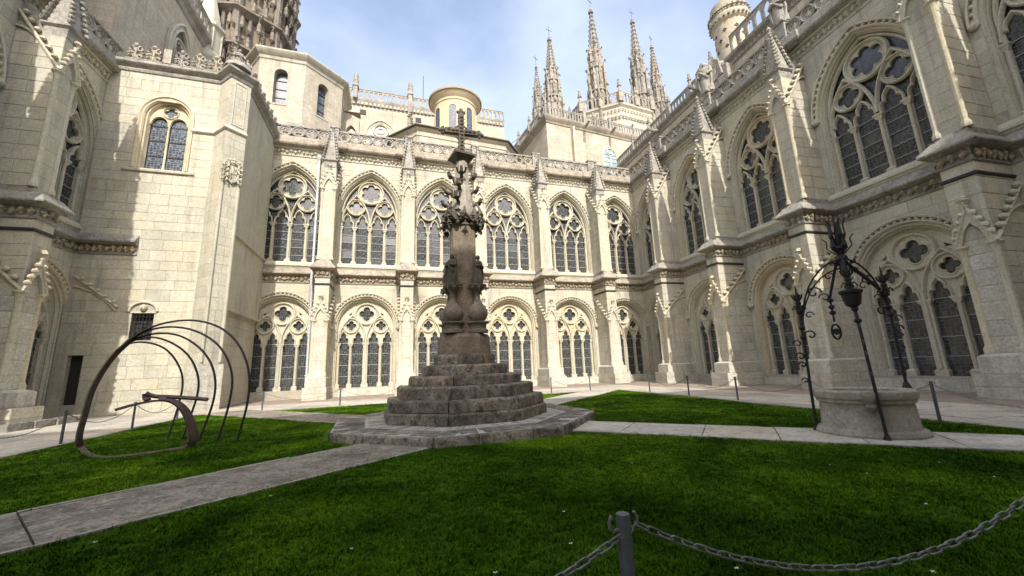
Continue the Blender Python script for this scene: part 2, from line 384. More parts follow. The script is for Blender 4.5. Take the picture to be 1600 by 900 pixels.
# unit bevelled stone (-.5...5)
def unit_stone(mat, name, jit=0.0, bev=.03):
    mb = MB(); b = bev; rr = random.Random(len(name))
    def j(): return rr.uniform(-jit, jit)
    vs = []
    for sz in (-1, 1):
        for (sx, sy) in ((-1, -1), (1, -1), (1, 1), (-1, 1)):
            vs.append((sx*(.5-b)+j(), sy*(.5-b)+j(), sz*.5))
            vs.append((sx*.5, sy*(.5-b)+j(), sz*(.5-b)+j()))
            vs.append((sx*(.5-b)+j(), sy*.5, sz*(.5-b)+j()))
    f = []
    # faces: z caps
    f.append((9, 6, 3, 0)); f.append((12, 15, 18, 21))
    # x- side: corners 0,3 ; x+ : 1,2 ; y-: 0,1 ; y+: 2,3
    f += [(10, 1, 13, 22), (4, 7, 19, 16), (2, 5, 17, 14), (8, 11, 23, 20)]
    # vertical edge bevels
    f += [(1, 2, 14, 13), (5, 4, 16, 17), (7, 8, 20, 19), (11, 10, 22, 23)]
    # bottom edges and top edges
    f += [(0, 3, 5, 2), (3, 6, 7, 4), (6, 9, 11, 8), (9, 0, 1, 10)]
    f += [(12, 14, 17, 15), (15, 16, 19, 18), (18, 20, 23, 21), (21, 22, 13, 12)]
    # corners
    f += [(0, 2, 1), (3, 4, 5), (6, 8, 7), (9, 10, 11), (12, 13, 14), (15, 17, 16), (18, 19, 20), (21, 23, 22)]
    mb.add(vs, f)
    return mb.mesh(name, mat, smooth=False)
class Stones:
    """collects the stones of one thing: the largest ones become parts, the others one joined part"""
    def __init__(s, parent, limit=290): s.p = parent; s.items = []; s.lim = limit; s.cache = {}
    def box(s, x0, x1, y0, y1, z0, z1, mat, w=1.0):
        if x1-x0 < .04 or z1-z0 < .04: return
        s.items.append((w*(x1-x0+abs(y1-y0)*.6)*(z1-z0), 'b', (x0, x1, y0, y1, z0, z1), mat))
    def poly(s, pts, y0, y1, mat, w=1.0):
        a = abs(sum(pts[i][0]*pts[(i+1) % len(pts)][1]-pts[(i+1) % len(pts)][0]*pts[i][1] for i in range(len(pts)))/2)
        if a < .01: return
        s.items.append((w*a, 'p', (pts, y0, y1), mat))
    def flush(s, name='stone'):
        s.items.sort(key=lambda i: -i[0]); rest = {}
        for k, (a, ty, d, mat) in enumerate(s.items):
            if k < s.lim:
                if ty == 'b':
                    x0, x1, y0, y1, z0, z1 = d
                    if mat.name not in s.cache: s.cache[mat.name] = UNIT(mat)
                    obj(name, s.cache[mat.name], s.p, ((x0+x1)/2, (y0+y1)/2, (z0+z1)/2), (0, 0, 0), (x1-x0, y1-y0, z1-z0))
                else:
                    mb = MB(); mb.prism_xz(d[0], d[1], d[2]); mb.build(name, mat, s.p, smooth=False)
            else:
                mb = rest.setdefault(mat.name, (MB(), mat))[0]; tn = R.random()*.98+.01
                if ty == 'b': mb.box(*d, tint=tn)
                else: mb.prism_xz(d[0], d[1], d[2], tint=tn)
        for mb, mat in rest.values():
            mb.build('small_stones', mat, s.p, smooth=False, kind='stuff')
_units = {}
def UNIT(mat):
    if mat.name not in _units: _units[mat.name] = unit_stone(mat, 'stone_'+mat.name, .004, .022)
    return _units[mat.name]
# ------------------------------------------------------------------ gothic geometry
def arc_pts(cx, cz, r, a0, a1, n): return [(cx+r*math.cos(a0+(a1-a0)*i/n), cz+r*math.sin(a0+(a1-a0)*i/n)) for i in range(n+1)]
def arch_half(hw, h, n=10):
    """left half of a pointed arch from (-hw,0) to (0,h)"""
    rr = (h*h+hw*hw)/(2*hw); a1 = math.asin(min(1, h/rr))
    if hw > rr: a1 = PI-a1
    return [(-hw+rr-rr*math.cos(a1*i/n), rr*math.sin(a1*i/n)) for i in range(n+1)]
def arch_path(cx, hw, z0, zs, za, n=10):
    L = [(cx+x, zs+z) for x, z in arch_half(hw, za-zs, n)]
    Rr = [(2*cx-x, z) for x, z in reversed(L[:-1])]
    return [(cx-hw, z0)]*(z0 < zs)+L+Rr+[(cx+hw, z0)]*(z0 < zs)
def arch_x(hw, zs, za, z):
    if z <= zs: return hw
    if z >= za: return 0.0
    h = za-zs; rr = (h*h+hw*hw)/(2*hw)
    return max(0.0, hw-rr+math.sqrt(max(0, rr*rr-(z-zs)**2)))
def circle(cx, cz, r, n=24): return [(cx+r*math.cos(2*PI*i/n), cz+r*math.sin(2*PI*i/n)) for i in range(n)]
def foil(cx, cz, k, d, q, rot=PI/2, n=48):
    o = []
    for i in range(n):
        a = 2*PI*i/n; ph = (a-rot) % (2*PI/k)
        if ph > PI/k: ph -= 2*PI/k
        t = q*q-(d*math.sin(ph))**2
        r_ = d*math.cos(ph)+math.sqrt(t) if t > 0 else d*math.cos(ph)
        o.append((cx+r_*math.cos(a), cz+r_*math.sin(a)))
    return o
HEAD = [(1, 0), (1, .16), (.97, .30), (.86, .42), (.70, .46), (.58, .46), (.60, .56), (.56, .68), (.42, .80), (.22, .90), (0, 1)]
def light_head(cx, hw, z, h):
    """cusped head, from the left foot over the apex to the right foot"""
    Rr = [(cx+a*hw, z+b*h) for a, b in HEAD]; L = [(2*cx-x, zz) for x, zz in Rr]
    return L+list(reversed(Rr[:-1]))
def roll(wd, d, y): return [(-wd, y), (-wd*.75, y-d*.55), (-wd*.3, y-d), (wd*.3, y-d), (wd*.75, y-d*.55), (wd, y)]

TY = .42      # tracery plane depth
class WinType: pass
def make_window_type(low):
    W = WinType()
    if low:
        W.sill, W.spring, W.apex, W.hw, W.ins = .6, 5.1, 7.35, 2.2, .27
        W.cap, W.lh, W.lw = 3.88, .78, .33; W.lx = (-1.59, -.55, .55, 1.59)
        W.sub = (.98, 3.95, 5.98); W.big = (0, 6.1, .86); W.sm = (1.08, 5.2, .6)
        fb = foil(0, 6.1, 4, .30, .265); fs = [foil(s*1.08, 5.2, 4, .20, .185) for s in (-1, 1)]
        W.mull = (-1.07, 0, 1.07); W.mw = (.13, .19, .13); W.rows = 4
        tri = []
        for s in (-1, 1): tri.append([(s*1.05, 6.22), (s*1.33, 6.02), (s*1.1, 6.0)])
    else:
        W.sill, W.spring, W.apex, W.hw, W.ins = 10.0, 14.1, 17.72, 2.36, .2
        W.cap, W.lh, W.lw = 13.1, .98, .42; W.lx = (-1.72, -.585, .585, 1.72)
        W.sub = (1.08, 13.2, 15.85); W.big = (0, 16.15, 1.02); W.sm = (1.1, 14.83, .72)
        fb = foil(0, 16.15, 6, .50, .29); fs = [foil(s*1.1, 14.83, 4, .30, .27) for s in (-1, 1)]
        W.mull = (-1.15, 0, 1.15); W.mw = (.14, .15, .14); W.rows = 5
        tri = [[(0, 14.62), (-.2, 15.08), (.2, 15.08)]]
        for s in (-1, 1):
            tri.append([(s*1.16, 15.72), (s*1.48, 15.42), (s*1.28, 16.22)])
            tri.append([(s*1.78, 15.25), (s*1.93, 14.5), (s*1.66, 14.15+1.18)])
    W.fb, W.fs = fb, fs
    ihw = W.hw-W.ins
    # stone jamb orders
    mb = MB(); i_ = W.ins
    prof = [(0, 0), (.015, .07), (i_*.28, .05), (i_*.40, .10), (i_*.30, .17), (i_*.44, .24), (i_*.64, .21), (i_*.74, .28), (i_*.62, .35), (i_*.78, .42), (i_, TY)]
    path = arch_path(0, W.hw, W.sill, W.spring, W.apex, 14)
    mb.sweep_xz(path, [(-n, y*(TY/.55 if y < TY else 1)) for n, y in prof])
    W.jamb = mb.mesh('jamb_moulding', M_TRAC, True, .5)
    # hood mould
    mb = MB()
    hz = W.spring-.1 if low else W.spring+.1
    hp = arch_path(0, W.hw+.02, hz, W.spring if low else W.spring+.12, W.apex+.02, 14)
    mb.sweep_xz(hp, [(0, .0), (0, -.06), (.05, -.12), (.10, -.12), (.11, -.01), (.21, -.01), (.22, -.17), (.28, -.2), (.31, -.17), (.31, .0)])
    for s in (-1, 1): mb.knob((s*(W.hw+.17), -.13, hz), .17)
    W.hood = mb.mesh('hood_mould', M_TRAC, True, .5)
    mb = MB(); k = len(hp); acc = 0
    for a, b in zip(hp, hp[1:]):
        l = math.hypot(b[0]-a[0], b[1]-a[1]); n = max(1, round(l/.34))
        for q in range(n):
            f_ = (q+.5)/n; x, z = a[0]+(b[0]-a[0])*f_, a[1]+(b[1]-a[1])*f_
            nx, nz_ = -(b[1]-a[1])/l, (b[0]-a[0])/l
            mb.bud((x+nx*.16, -.07, z+nz_*.16), (0, -1, 0), (nx, 0, nz_), .1)
    W.hoodleaf = mb.mesh('hood_leaves', M_TRAC, False)
    # tracery plate
    mb = MB()
    top = arch_path(0, ihw+.03, W.cap, W.spring, W.apex-W.ins*1.05+.02, 14)
    poly = list(top)                               # left foot .. right foot
    bottom = []
    for lx in reversed(W.lx):
        bottom += list(reversed(light_head(lx, W.lw, W.cap, W.lh)))
    poly += bottom
    if low: mb.prism_xz(poly, TY+.02, TY+.2, [fb]+fs+tri)
    else:
        mb.prism_xz(circle(W.big[0], W.big[1], W.big[2]-.04, 28), TY+.02, TY+.16, [fb])
        for s, f_ in zip((-1, 1), fs): mb.prism_xz(circle(s*W.sm[0], W.sm[1], W.sm[2]-.04, 24), TY+.02, TY+.16, [f_])
        for lx in W.lx:
            o_ = arch_path(lx, W.lw+.07, W.cap-.01, W.cap+.02, W.cap+W.lh+.2, 8); mb.prism_xz(o_+list(reversed(light_head(lx, W.lw, W.cap, W.lh))), TY+.03, TY+.16)
        mb.sweep_xz(arch_path(0, ihw-.04, W.cap, W.spring, W.apex-W.ins*1.3, 14), roll(.09, .14, TY+.03))
    W.plate_tri = tri
    for lx in W.lx: mb.sweep_xz(light_head(lx, W.lw+.05, W.cap, W.lh+.13), roll(.06, .11, TY+.02))
    sh, s0, sa = W.sub
    for s in (-1, 1):
        mb.sweep_xz(arch_path(s*sh, sh-.02, s0, s0+.02, sa, 9), roll(.085, .17, TY+.02))
    mb.sweep_xz(circle(W.big[0], W.big[1], W.big[2]-.06, 28), roll(.085, .16, TY+.02), True)
    for s in (-1, 1): mb.sweep_xz(circle(s*W.sm[0], W.sm[1], W.sm[2]-.05, 22), roll(.07, .13, TY+.02), True)
    # chamfer lips round the foils
    for f_ in [fb]+fs: mb.sweep_xz(f_, roll(.035, .05, TY+.02), True)
    W.plate = mb.mesh('tracery', M_TRAC, True, .6)
    # mullions
    W.mul = {}
    for key, wd in (('m', W.mw[0]), ('M', W.mw[1]), ('j', .10)):
        mb = MB(); z0 = W.sill; hgt = W.cap-W.sill
        mb.box(-wd*.8, wd*.8, TY+.06, TY+.2, 0, hgt)
        if key == 'M' and low:
            for s in (-1, 1): mb.lathe([(.075, .3), (.075, hgt-.25)], 8, (s*.11, TY-.02))
            mb.lathe([(.085, .3), (.085, hgt+.12)], 8, (0, TY-.10))
        else:
            mb.lathe([(.085, .28), (.08, hgt-.24)], 8, (0, TY))
        bw = wd+.05
        mb.box(-bw, bw, TY-.12, TY+.1, 0, .2); mb.frus(-bw*1.08, bw*1.08, TY-.14, TY+.1, .2, -wd*.8, wd*.8, TY-.08, TY+.1, .3)
        mb.frus(-wd*.75, wd*.75, TY-.08, TY+.1, hgt-.27, -bw, bw, TY-.13, TY+.1, hgt-.07); mb.box(-bw*1.1, bw*1.1, TY-.15, TY+.1, hgt-.07, hgt+.01)
        W.mul[key] = mb.mesh('mullion', M_TRAC, True, .6)
    # panes
    ph = (W.cap-W.sill)/W.rows; W.ph = ph
    mb = MB(); lw = W.lw+.06
    mb.box(-lw, lw, 0, .012, -ph/2, ph/2); W.pane = mb.mesh('pane', M_GLASS, False)
    mb = MB(); hp_ = light_head(0, W.lw+.05, 0, W.lh+.08); mb.prism_xz(hp_, 0, .012); W.headpane = mb.mesh('pane', M_GLASS, False)
    mb = MB(); mb.prism_xz(circle(0, 0, W.big[2]-.06, 20), 0, .012); W.bigpane = mb.mesh('pane', M_GLASS, False)
    mb = MB(); mb.prism_xz(circle(0, 0, W.sm[2]-.05, 16), 0, .012); W.smpane = mb.mesh('pane', M_GLASS, False)
    mb = MB()
    if not low: mb.prism_xz(arch_path(0, ihw-.02, W.cap, W.spring, W.apex-W.ins*1.1, 12), TY+.19, TY+.2)
    for tr in (tri if low else []):
        c0 = sum(p[0] for p in tr)/3; c1 = sum(p[1] for p in tr)/3
        mb.prism_xz([(c0+(p[0]-c0)*1.15, c1+(p[1]-c1)*1.15) for p in tr], TY+.17, TY+.19)
    W.tripane = mb.mesh('spandrel_glass', M_GLASS, False)
    # saddle bars
    mb = MB(); mb.box(-lw, lw, TY+.09, TY+.115, -.014, .014)
    W.bars = mb.mesh('saddle_bar', M_SADDLE, False)
    return W
WL, WU = make_window_type(True), make_window_type(False)
def place_window(W, parent, x, skip=(), tilt=.03):
    root = obj('window', W.plate, parent, (x, 0, 0))
    obj('jamb_moulding', W.jamb, root); obj('spandrel_glass', W.tripane, root)
    for i, mx_ in enumerate(W.mull): obj('mullion', W.mul['M' if i == 1 else 'm'], root, (mx_, 0, W.sill))
    for s in (-1, 1): obj('jamb_shaft', W.mul['j'], root, (s*(W.hw-W.ins-.03), 0, W.sill))
    def rt(): return (R.gauss(0, tilt), 0, R.gauss(0, tilt))
    yg = TY+.15
    for lx in W.lx:
        for r_ in range(W.rows): obj('pane', W.pane, root, (lx, yg, W.sill+W.ph*(r_+.5)), rt())
        obj('pane', W.headpane, root, (lx, yg, W.cap), rt())
        for r_ in range(1, W.rows+1): obj('saddle_bar', W.bars, root, (lx, 0, W.sill+W.ph*r_))
    obj('pane', W.bigpane, root, (W.big[0], yg, W.big[1]), rt())
    for s in (-1, 1): obj('pane', W.smpane, root, (s*W.sm[0], yg, W.sm[1]), rt())
    h = obj('hood_mould', W.hood, parent, (x, 0, 0)); obj('hood_leaves', W.hoodleaf, h, kind='stuff')
    return root
# ---- buttress prototypes (origin on the wall line, outward = -y)
def crockets(mb, a, b, n, out, size):
    a, b = Vector(a), Vector(b); d = (b-a).normalized()
    for i in range(n):
        p = a.lerp(b, (i+.6)/n)
        mb.bud(p+Vector(out)*size*.55, Vector(out)+d*.5, d, size*.62)
def make_buttress():
    B = {}
    mb = MB()
    # cores
    mb.box(-.72, .72, -2.74, .1, 0, .82); mb.box(-.62, .62, -2.48, .1, .82, 1.4); mb.box(-.455, .455, -2.085, .1, 1.5, 8.4); mb.box(-.445, .445, -1.735, .1, 9.7, 17.05)
    B['core'] = mb.mesh('buttress', M_JOINT, False); mb = MB()
    mb.frus(-.62, .62, -2.48, .1, 1.4, -.5, .5, -2.2, .1, 1.5)
    B['slope1'] = mb.mesh('weathering', M_WHITE, False); mb = MB()
    mb.frus(-.5, .5, -2.15, .1, 9.05, -.46, .46, -1.8, .1, 9.75)
    B['slope2'] = mb.mesh('weathering', M_GREY, False); mb = MB()
    # sloping top behind the pinnacle
    mb.frus(-.44, .44, -1.0, .1, 17.05, -.40, .40, -.35, .1, 18.5)
    B['slope'] = mb.mesh('weathering', M_GREY, False)
    for k_, (y, z0, z1, r_) in (('cl', (-2.06, 1.5, 5.05, .105)), ('cu', (-1.72, 9.75, 15.0, .10))):
            mb = MB(); mb.lathe([(r_*1.6, z0), (r_*1.6, z0+.16), (r_*1.15, z0+.26), (r_, z0+.3), (r_, z1-.05), (r_*1.15, z1), (r_*1.25, z1+.08), (r_*1.8, z1+.2), (r_*2.1, z1+.22), (r_*2.1, z1+.29)], 9, (0, y)); B[k_] = mb.mesh('colonnette', M_TRAC, True, .6)
    for key, yf, zb, za, zs_, yw in (('lo', -2.09, 5.3, 6.62, 7.5, -.02), ('up', -1.74, 15.28, 16.7, 18.0, -.05)):
        mb = MB()
        # front gablet
        mb.prism_xz([(-.56, zb), (-.44, zb), (-.36, zb+.02), (-.2, zb+.55), (0, zb+.82), (.2, zb+.55), (.36, zb+.02), (.44, zb), (.56, zb), (0, za)], yf-.13, yf+.02)
        for s in (-1, 1):
            mb.tube([(s*.56, yf-.12, zb), (0, yf-.12, za+.06)], .065, 6)
            # side half gable and its lower rib
            mb.tube([(s*.53, yf-.05, zb+.05), (s*.53, yw, zs_)], .075, 6)
            arcp = [(s*.5, yf+.02+(yw-yf)*t_, zb+(zs_-zb-.75)*math.sin(t_*PI/2)**.9) for t_ in [i/8 for i in range(9)]]
            mb.tube(arcp, .055, 6)
        g = mb.mesh('gablet', M_TRAC, True, .6); B['gab_'+key] = g
        mb = MB()
        for s in (-1, 1):
            crockets(mb, (s*.50, yf-.12, zb+.15), (s*.05, yf-.12, za-.1), 4, (s*.7, -.3, .55), .18)
            crockets(mb, (s*.53, yf+.05, zb+.3), (s*.53, yw-.1, zs_+.05), 6, (s*.35, -.5, .7), .2)
        mb.knob((0, yf-.12, za+.12), .09); mb.leaf((0, yf-.14, za+.32), (0, -1, .2), (0, 0, 1), .21); mb.knob((0, yf-.12, za+.45), .1)
        mb.leaf((0, yf-.02, za+.34), (0, 1, .2), (0, 0, 1), .2)
        B['crk_'+key] = mb.mesh('crockets', M_TRAC, False)
    # pinnacle
    mb = MB(); yc = -1.32
    mb.box(-.43, .43, yc-.44, yc+.44, 17.04, 17.5); mb.frus(-.44, .44, yc-.45, yc+.45, 17.5, -.54, .54, yc-.55, yc+.55, 17.6); mb.box(-.54, .54, yc-.55, yc+.55, 17.6, 17.68)
    mb.frus(-.42, .42, yc-.42, yc+.42, 17.68, -.06, .06, yc-.06, yc+.06, 20.3)
    mb.lathe([(.06, 20.25), (.12, 20.35), (.06, 20.45), (.11, 20.55), (.16, 20.62), (.09, 20.75), (.02, 20.85)], 8, (0, yc))
    B['pin'] = mb.mesh('pinnacle', M_GREY, False)
    mb = MB()
    for sx in (-1, 1):
        for sy in (-1, 1):
            for i in range(9):
                f_ = (i+.4)/9.3; q = .44*(1-f_)+.07*f_
                mb.bud((sx*(q+.06), yc+sy*(q+.06), 17.78+2.5*f_), (sx, sy, .8), (0, 0, 1), .135*(1-.35*f_))
    B['pincrk'] = mb.mesh('crockets', M_GREY, False)
    mb = MB(); pth = [(-.47, 0), (-.47, -2.105), (.47, -2.105), (.47, 0)]
    mb.sweep_plan([(-.47, 0.02), (-.47, -2.1), (.47, -2.1), (.47, .02)], [(0, 7.80), (.06, 7.84), (.06, 7.92), (0, 7.96)])
    B['lead'] = mb.mesh('drip_strip', M_LEAD, False)
    return B
BT = make_buttress()
def place_buttress(parent, x, st, w=1.0, pinn=True):
    root = obj('buttress', BT['core'], parent, (x, 0, 0)); obj('weathering', BT['slope'], root); obj('weathering', BT['slope2'], root); obj('weathering', BT['slope1'], root)
    [obj('colonnette', BT[k], root, (s*.42, 0, 0)) for k in ('cl', 'cu') for s in (-1, 1)]; obj('drip_strip', BT['lead'], root)
    for k in ('lo', 'up'):
        obj('gablet', BT['gab_'+k], root); obj('crockets', BT['crk_'+k], root, kind='stuff')
    if pinn:
        p = obj('pinnacle', BT['pin'], root); obj('pinnacle_crockets', BT['pincrk'], root, kind='stuff')
    if st is None: return root
    # stones of the plinth and shafts
    def course(hw, yf, z0, z1, mat, e=.016, g=.016):
        n = max(1, round(-yf/.95)); y = yf-e; ln = (-yf)/n; off = R.uniform(-.18, .18)
        for i in range(n):
            y1 = yf+ln*(i+1)+(off if i < n-1 else 0)
            st.box(x-hw-e, x+hw+e, y+g/2, y1-g/2, z0+g/2, z1-g/2, mat, w); y = y1
    course(.72, -2.74, 0, .41, M_WHITE); course(.72, -2.74, .41, .82, M_WHITE); course(.62, -2.48, .82, 1.4, M_WHITE)
    z = 1.5
    while z < 8.3:
        h = min(R.uniform(.46, .66), 8.38-z)
        if 8.38-z-h < .25: h = 8.38-z
        course(.455, -2.085, z, z+h, M_WHITE if z < 4.9 else M_LIME); z += h
    z = 9.75
    while z < 16.9:
        h = min(R.uniform(.48, .68), 17.04-z)
        if 17.04-z-h < .25: h = 17.04-z
        course(.445, -1.735, z, z+h, M_LIME); z += h
    return root
# ---- parapet pieces
def make_ring():
    mb = MB(); hole = foil(0, 0, 5, .165, .095, PI/2, 40)
    mb.prism_xz(circle(0, 0, .40, 24), -.05, .05, [hole], back=True)
    mb.sweep_xz(circle(0, 0, .415, 24), [(-.065, .09), (-.065, -.09), (0, -.13), (.05, -.09), (.05, .09)], True)
    return mb.mesh('pierced_ring', M_GREY, True, .6)
RING = make_ring()
def frieze_leaves(path, z, size, step, off):
    mb = MB()
    for a, b in zip(path, path[1:]):
        dx, dy = b[0]-a[0], b[1]-a[1]; l = math.hypot(dx, dy); n = int(l/step)
        if n < 1: continue
        for i in range(n):
            t_ = (i+.5)/n; o = (dy/l, -dx/l)
            p_ = (a[0]+dx*t_+o[0]*off, a[1]+dy*t_+o[1]*off, z+R.uniform(-.03, .03))
            mb.leaf(p_, (o[0], o[1], R.uniform(-.3, .2)), (0, 0, 1), size*R.uniform(.85, 1.15))
            mb.bud((p_[0]+o[0]*.07, p_[1]+o[1]*.07, p_[2]+(.07 if i % 2 else -.06)), (o[0], o[1], .2), (0, 0, 1), size*.5)
    return mb
def ashlar_rows(z0, z1, lo=.46, hi=.66):
    r_ = []; z = z0
    while z < z1-.05:
        h = R.uniform(lo, hi)
        if z1-z-h < .3: h = z1-z
        r_.append((z, z+h)); z += h
    return r_
def ashlar_span(st, xa0, xa1, xb0, xb1, z0, z1, mat, wmin=.7, wmax=1.35, y=0.0, w=1.0):
    """stones between the left edge (xa0 at z0, xa1 at z1) and the right edge (xb0, xb1)"""
    L = (xb0+xb1)/2-(xa0+xa1)/2
    if L < .12: return
    n = max(1, round(L/R.uniform(wmin, wmax))); g = .006
    g = .009; xs = [(xa0, xa1)]
    lo, hi = max(xa0, xa1), min(xb0, xb1)
    for i in range(1, n):
        x = lo+(hi-lo)*(i/n)+R.uniform(-.1, .1)
        xs.append((x, x))
    xs.append((xb0, xb1))
    for (p0, p1), (q0, q1) in zip(xs, xs[1:]):
        pr = R.uniform(0, .008)
        if abs(p0-p1) < 1e-6 and abs(q0-q1) < 1e-6:
            st.box(p0+g, q0-g, y-.008-pr, y+.04, z0+g, z1-g, mat, w)
        else:
            st.poly([(p0+g, z0+g), (q0-g, z0+g), (q1-g, z1-g), (p1+g, z1-g)], y-.008-pr, y+.04, mat, w)
def cloister_range(name, label, loc, rot, bays, butts, x0, x1, detail=True, stones_w=lambda x: 1.0, win_bays=None, posts=True):
    root = thing(name, label, 'building', loc, rot)
    st = Stones(root)
    edges = [x0]+butts+[x1]
    # backing wall with openings
    mb = MB(); holes = []
    for cx in bays:
        for W in (WL, WU): holes.append(arch_path(cx, W.hw, W.sill, W.spring, W.apex, 14))
    xa, xb = x0, x1
    for b in bays: xa = min(xa, b-WU.hw-.02); xb = max(xb, b+WU.hw+.02)
    mb.prism_xz([(xa, -.3), (xb, -.3), (xb, 20.2), (xa, 20.2)], .0, .9, holes)
    mb.box(xa, xb, .92, 1.0, -.3, 20.2)
    mb.build('wall', M_JOINT, root, smooth=False)
    # roof slab behind the parapet
    mb = MB(); mb.frus(xa, xb, .3, 9, 20.0, xa, xb, 2, 9, 20.9); mb.build('roof', M_ROOF, root, smooth=False)
    for cx in bays:
        lo = max([x0]+[b+.46 for b in butts if b < cx]); hi = min([x1]+[b-.46 for b in butts if b > cx])
        if win_bays is None or cx in win_bays:
            for W in (WL, WU): place_window(W, root, cx)
        if not detail: continue
        ww = stones_w(cx)
        for (za, zb, W) in ((0.0, 8.36, WL), (9.83, 18.55, WU)):
            for z0, z1 in ashlar_rows(za, zb):
                if z1 <= W.sill+.02 or (W is WU and z0 < W.sill):
                    if W is WU: continue
                    ashlar_span(st, lo, lo, hi, hi, z0, z1, M_WHITE, w=ww); continue
                e = .02
                a0, a1 = arch_x(W.hw+e, W.spring, W.apex+.05, max(z0, W.sill)), arch_x(W.hw+e, W.spring, W.apex+.05, z1)
                if z0 < W.sill: z0 = W.sill
                if z0 >= W.apex+.05: ashlar_span(st, lo, lo, hi, hi, z0, z1, M_LIME, w=ww)
                else:
                    if cx-a0-lo > .1 or cx-a1-lo > .1: ashlar_span(st, lo, lo, max(cx-a0, lo+.02), max(cx-a1, lo+.02), z0, z1, M_LIME, w=ww)
                    if hi-cx-a0 > .1 or hi-cx-a1 > .1: ashlar_span(st, min(cx+a0, hi-.02), min(cx+a1, hi-.02), hi, hi, z0, z1, M_LIME, w=ww)
    for b in butts: place_buttress(root, b, st if detail else None, stones_w(b)*1.2)
    # string course, breaking round the buttresses
    path = [(xa, 0)]
    for b in butts: path += [(b-.46, 0), (b-.46, -2.09), (b+.46, -2.09), (b+.46, 0)]
    path.append((xb, 0))
    mb = MB(); mb.sweep_plan(path, [(0, 8.33), (.07, 8.35), (.09, 8.42), (.04, 8.45), (.04, 8.86), (.14, 8.9), (.34, 8.97), (.38, 9.0), (.38, 9.07), (.05, 9.5), (.0, 9.52)])
    mb.build('string_course', M_GREY, root, ang=.2)
    mb = MB()
    ed = [xa]+[q for b in butts for q in (b-.47, b+.47)]+[xb]
    for i in range(0, len(ed), 2):
        if ed[i+1]-ed[i] > .3: mb.sweep_plan([(ed[i], 0), (ed[i+1], 0)], [(0, 9.5), (.05, 9.55), (.05, 9.62), (.14, 9.66), (.14, 9.78), (.02, 9.98), (-.5, 10.0)])
    mb.build('sill_course', M_TRAC, root, ang=.2)
    fo = frieze_leaves(path, 8.65, .2, .27, .06).build('frieze_carving', M_FRIEZE, root, smooth=False, kind='stuff')
    # cornice
    cp = [(xa, 0), (xb, 0)]
    mb = MB(); mb.sweep_plan(cp, [(0, 18.52), (.07, 18.55), (.09, 18.62), (.05, 18.65), (.05, 19.06), (.22, 19.12), (.24, 19.2)]); mb.build('cornice_frieze', M_LIME, root, ang=.5)
    frieze_leaves(cp, 18.86, .18, .29, .07).build('cornice_carving', M_TRAC, root, smooth=False, kind='stuff')
    path2 = [(xa, 0)]
    for b in butts: path2 += [(b-.5, 0), (b-.5, -.16), (b+.5, -.16), (b+.5, 0)]
    path2.append((xb, 0))
    mb = MB(); mb.sweep_plan(path2, [(.22, 19.18), (.5, 19.32), (.56, 19.42), (.56, 19.5), (.48, 19.56), (.44, 19.98), (.4, 20.04), (.0, 20.06)]); mb.build('cornice_ledge', M_GREY, root, ang=.2)
    # parapet
    mb = MB(); mb.box(xa, xb, -.36, -.1, 20.93, 21.05); mb.box(xa, xb, -.34, -.12, 20.03, 20.09); mb.build('parapet_rail', M_GREY, root, smooth=False)
    pm = MB(); pm.box(-.3, .3, -.5, -.05, 20.05, 21.2); pm.box(-.36, .36, -.56, 0, 21.2, 21.3); pm.box(-.2, .2, -.53, -.48, 20.3, 20.35); pm.box(-.2, .2, -.53, -.48, 20.95, 21.0)
    pmesh = pm.mesh('parapet_post', M_GREY, False)
    ed = [xa]+[b for b in butts]+[xb]
    for b in butts: obj('parapet_post', pmesh, root, (b, 0, 0))
    for a, b in zip(ed, ed[1:]):
        a2, b2 = a+.3, b-.3; n = max(1, round((b2-a2)/.88)); s_ = (b2-a2)/n
        for i in range(n): obj('pierced_ring', RING, root, (a2+s_*(i+.5), -.23, 20.51), (0, 0, 0), (s_/.93, 1, .98))
    return root, st
# ================================================================== the ranges round the court
back, stb = cloister_range('cloister_range', 'sunlit cream cloister range with traceried windows behind the stone cross', (0, 31.72, 0), 0,
    [-7.6, -1.82, 3.96, 9.74, 15.5, 20.95], [-4.7, 1.08, 6.86, 12.62, 18.4], -9.3, 23.2)
stb.flush()
right, strg = cloister_range('cloister_range', 'shaded right hand cloister range with deep buttresses behind the well', (23.22, 31.72, 0), math.atan2(-.99868, -.05137),
    [2.75, 8.45, 14.55, 20.8, 27.2], [5.42, 11.5, 17.65, 24.0, 30.4], 0, 33.2, stones_w=lambda x: .3+x/12, win_bays=[2.75, 8.45, 14.55, 20.8, 27.2])
strg.flush()
# left range: local x = -distance from the back wall
left, stl = cloister_range('cloister_range', 'left cloister range cut off by the picture edge, next to the tall plain block', (-15.82, 31.72, 0), math.atan2(.99967, .02577),
    [-8.35, -14.3], [-11.05, -17.4], -19.8, -6.0, stones_w=lambda x: 1.0)
stl.flush()
# the range behind the camera closes the court and shades the near lawn
mb = MB(); mb.box(-21, 27, -8.8, -7.8, -.3, 20.2); mb.frus(-21, 27, -16, -7.6, 20.2, -21, 27, -13.2, -12.6, 27.2)
fr_ = thing('south_range', 'cloister range closing the court behind the viewpoint, with a pitched roof', 'building', (0, 0, 0))
mb.build('wall', M_LIME, fr_, smooth=False)
mb = MB()
for i in range(8): mb.box(-19.5+i*6, -18.5+i*6, -7.8, -5.9, 0, 17)
mb.build('buttresses', M_LIME, fr_, smooth=False, kind='stuff')

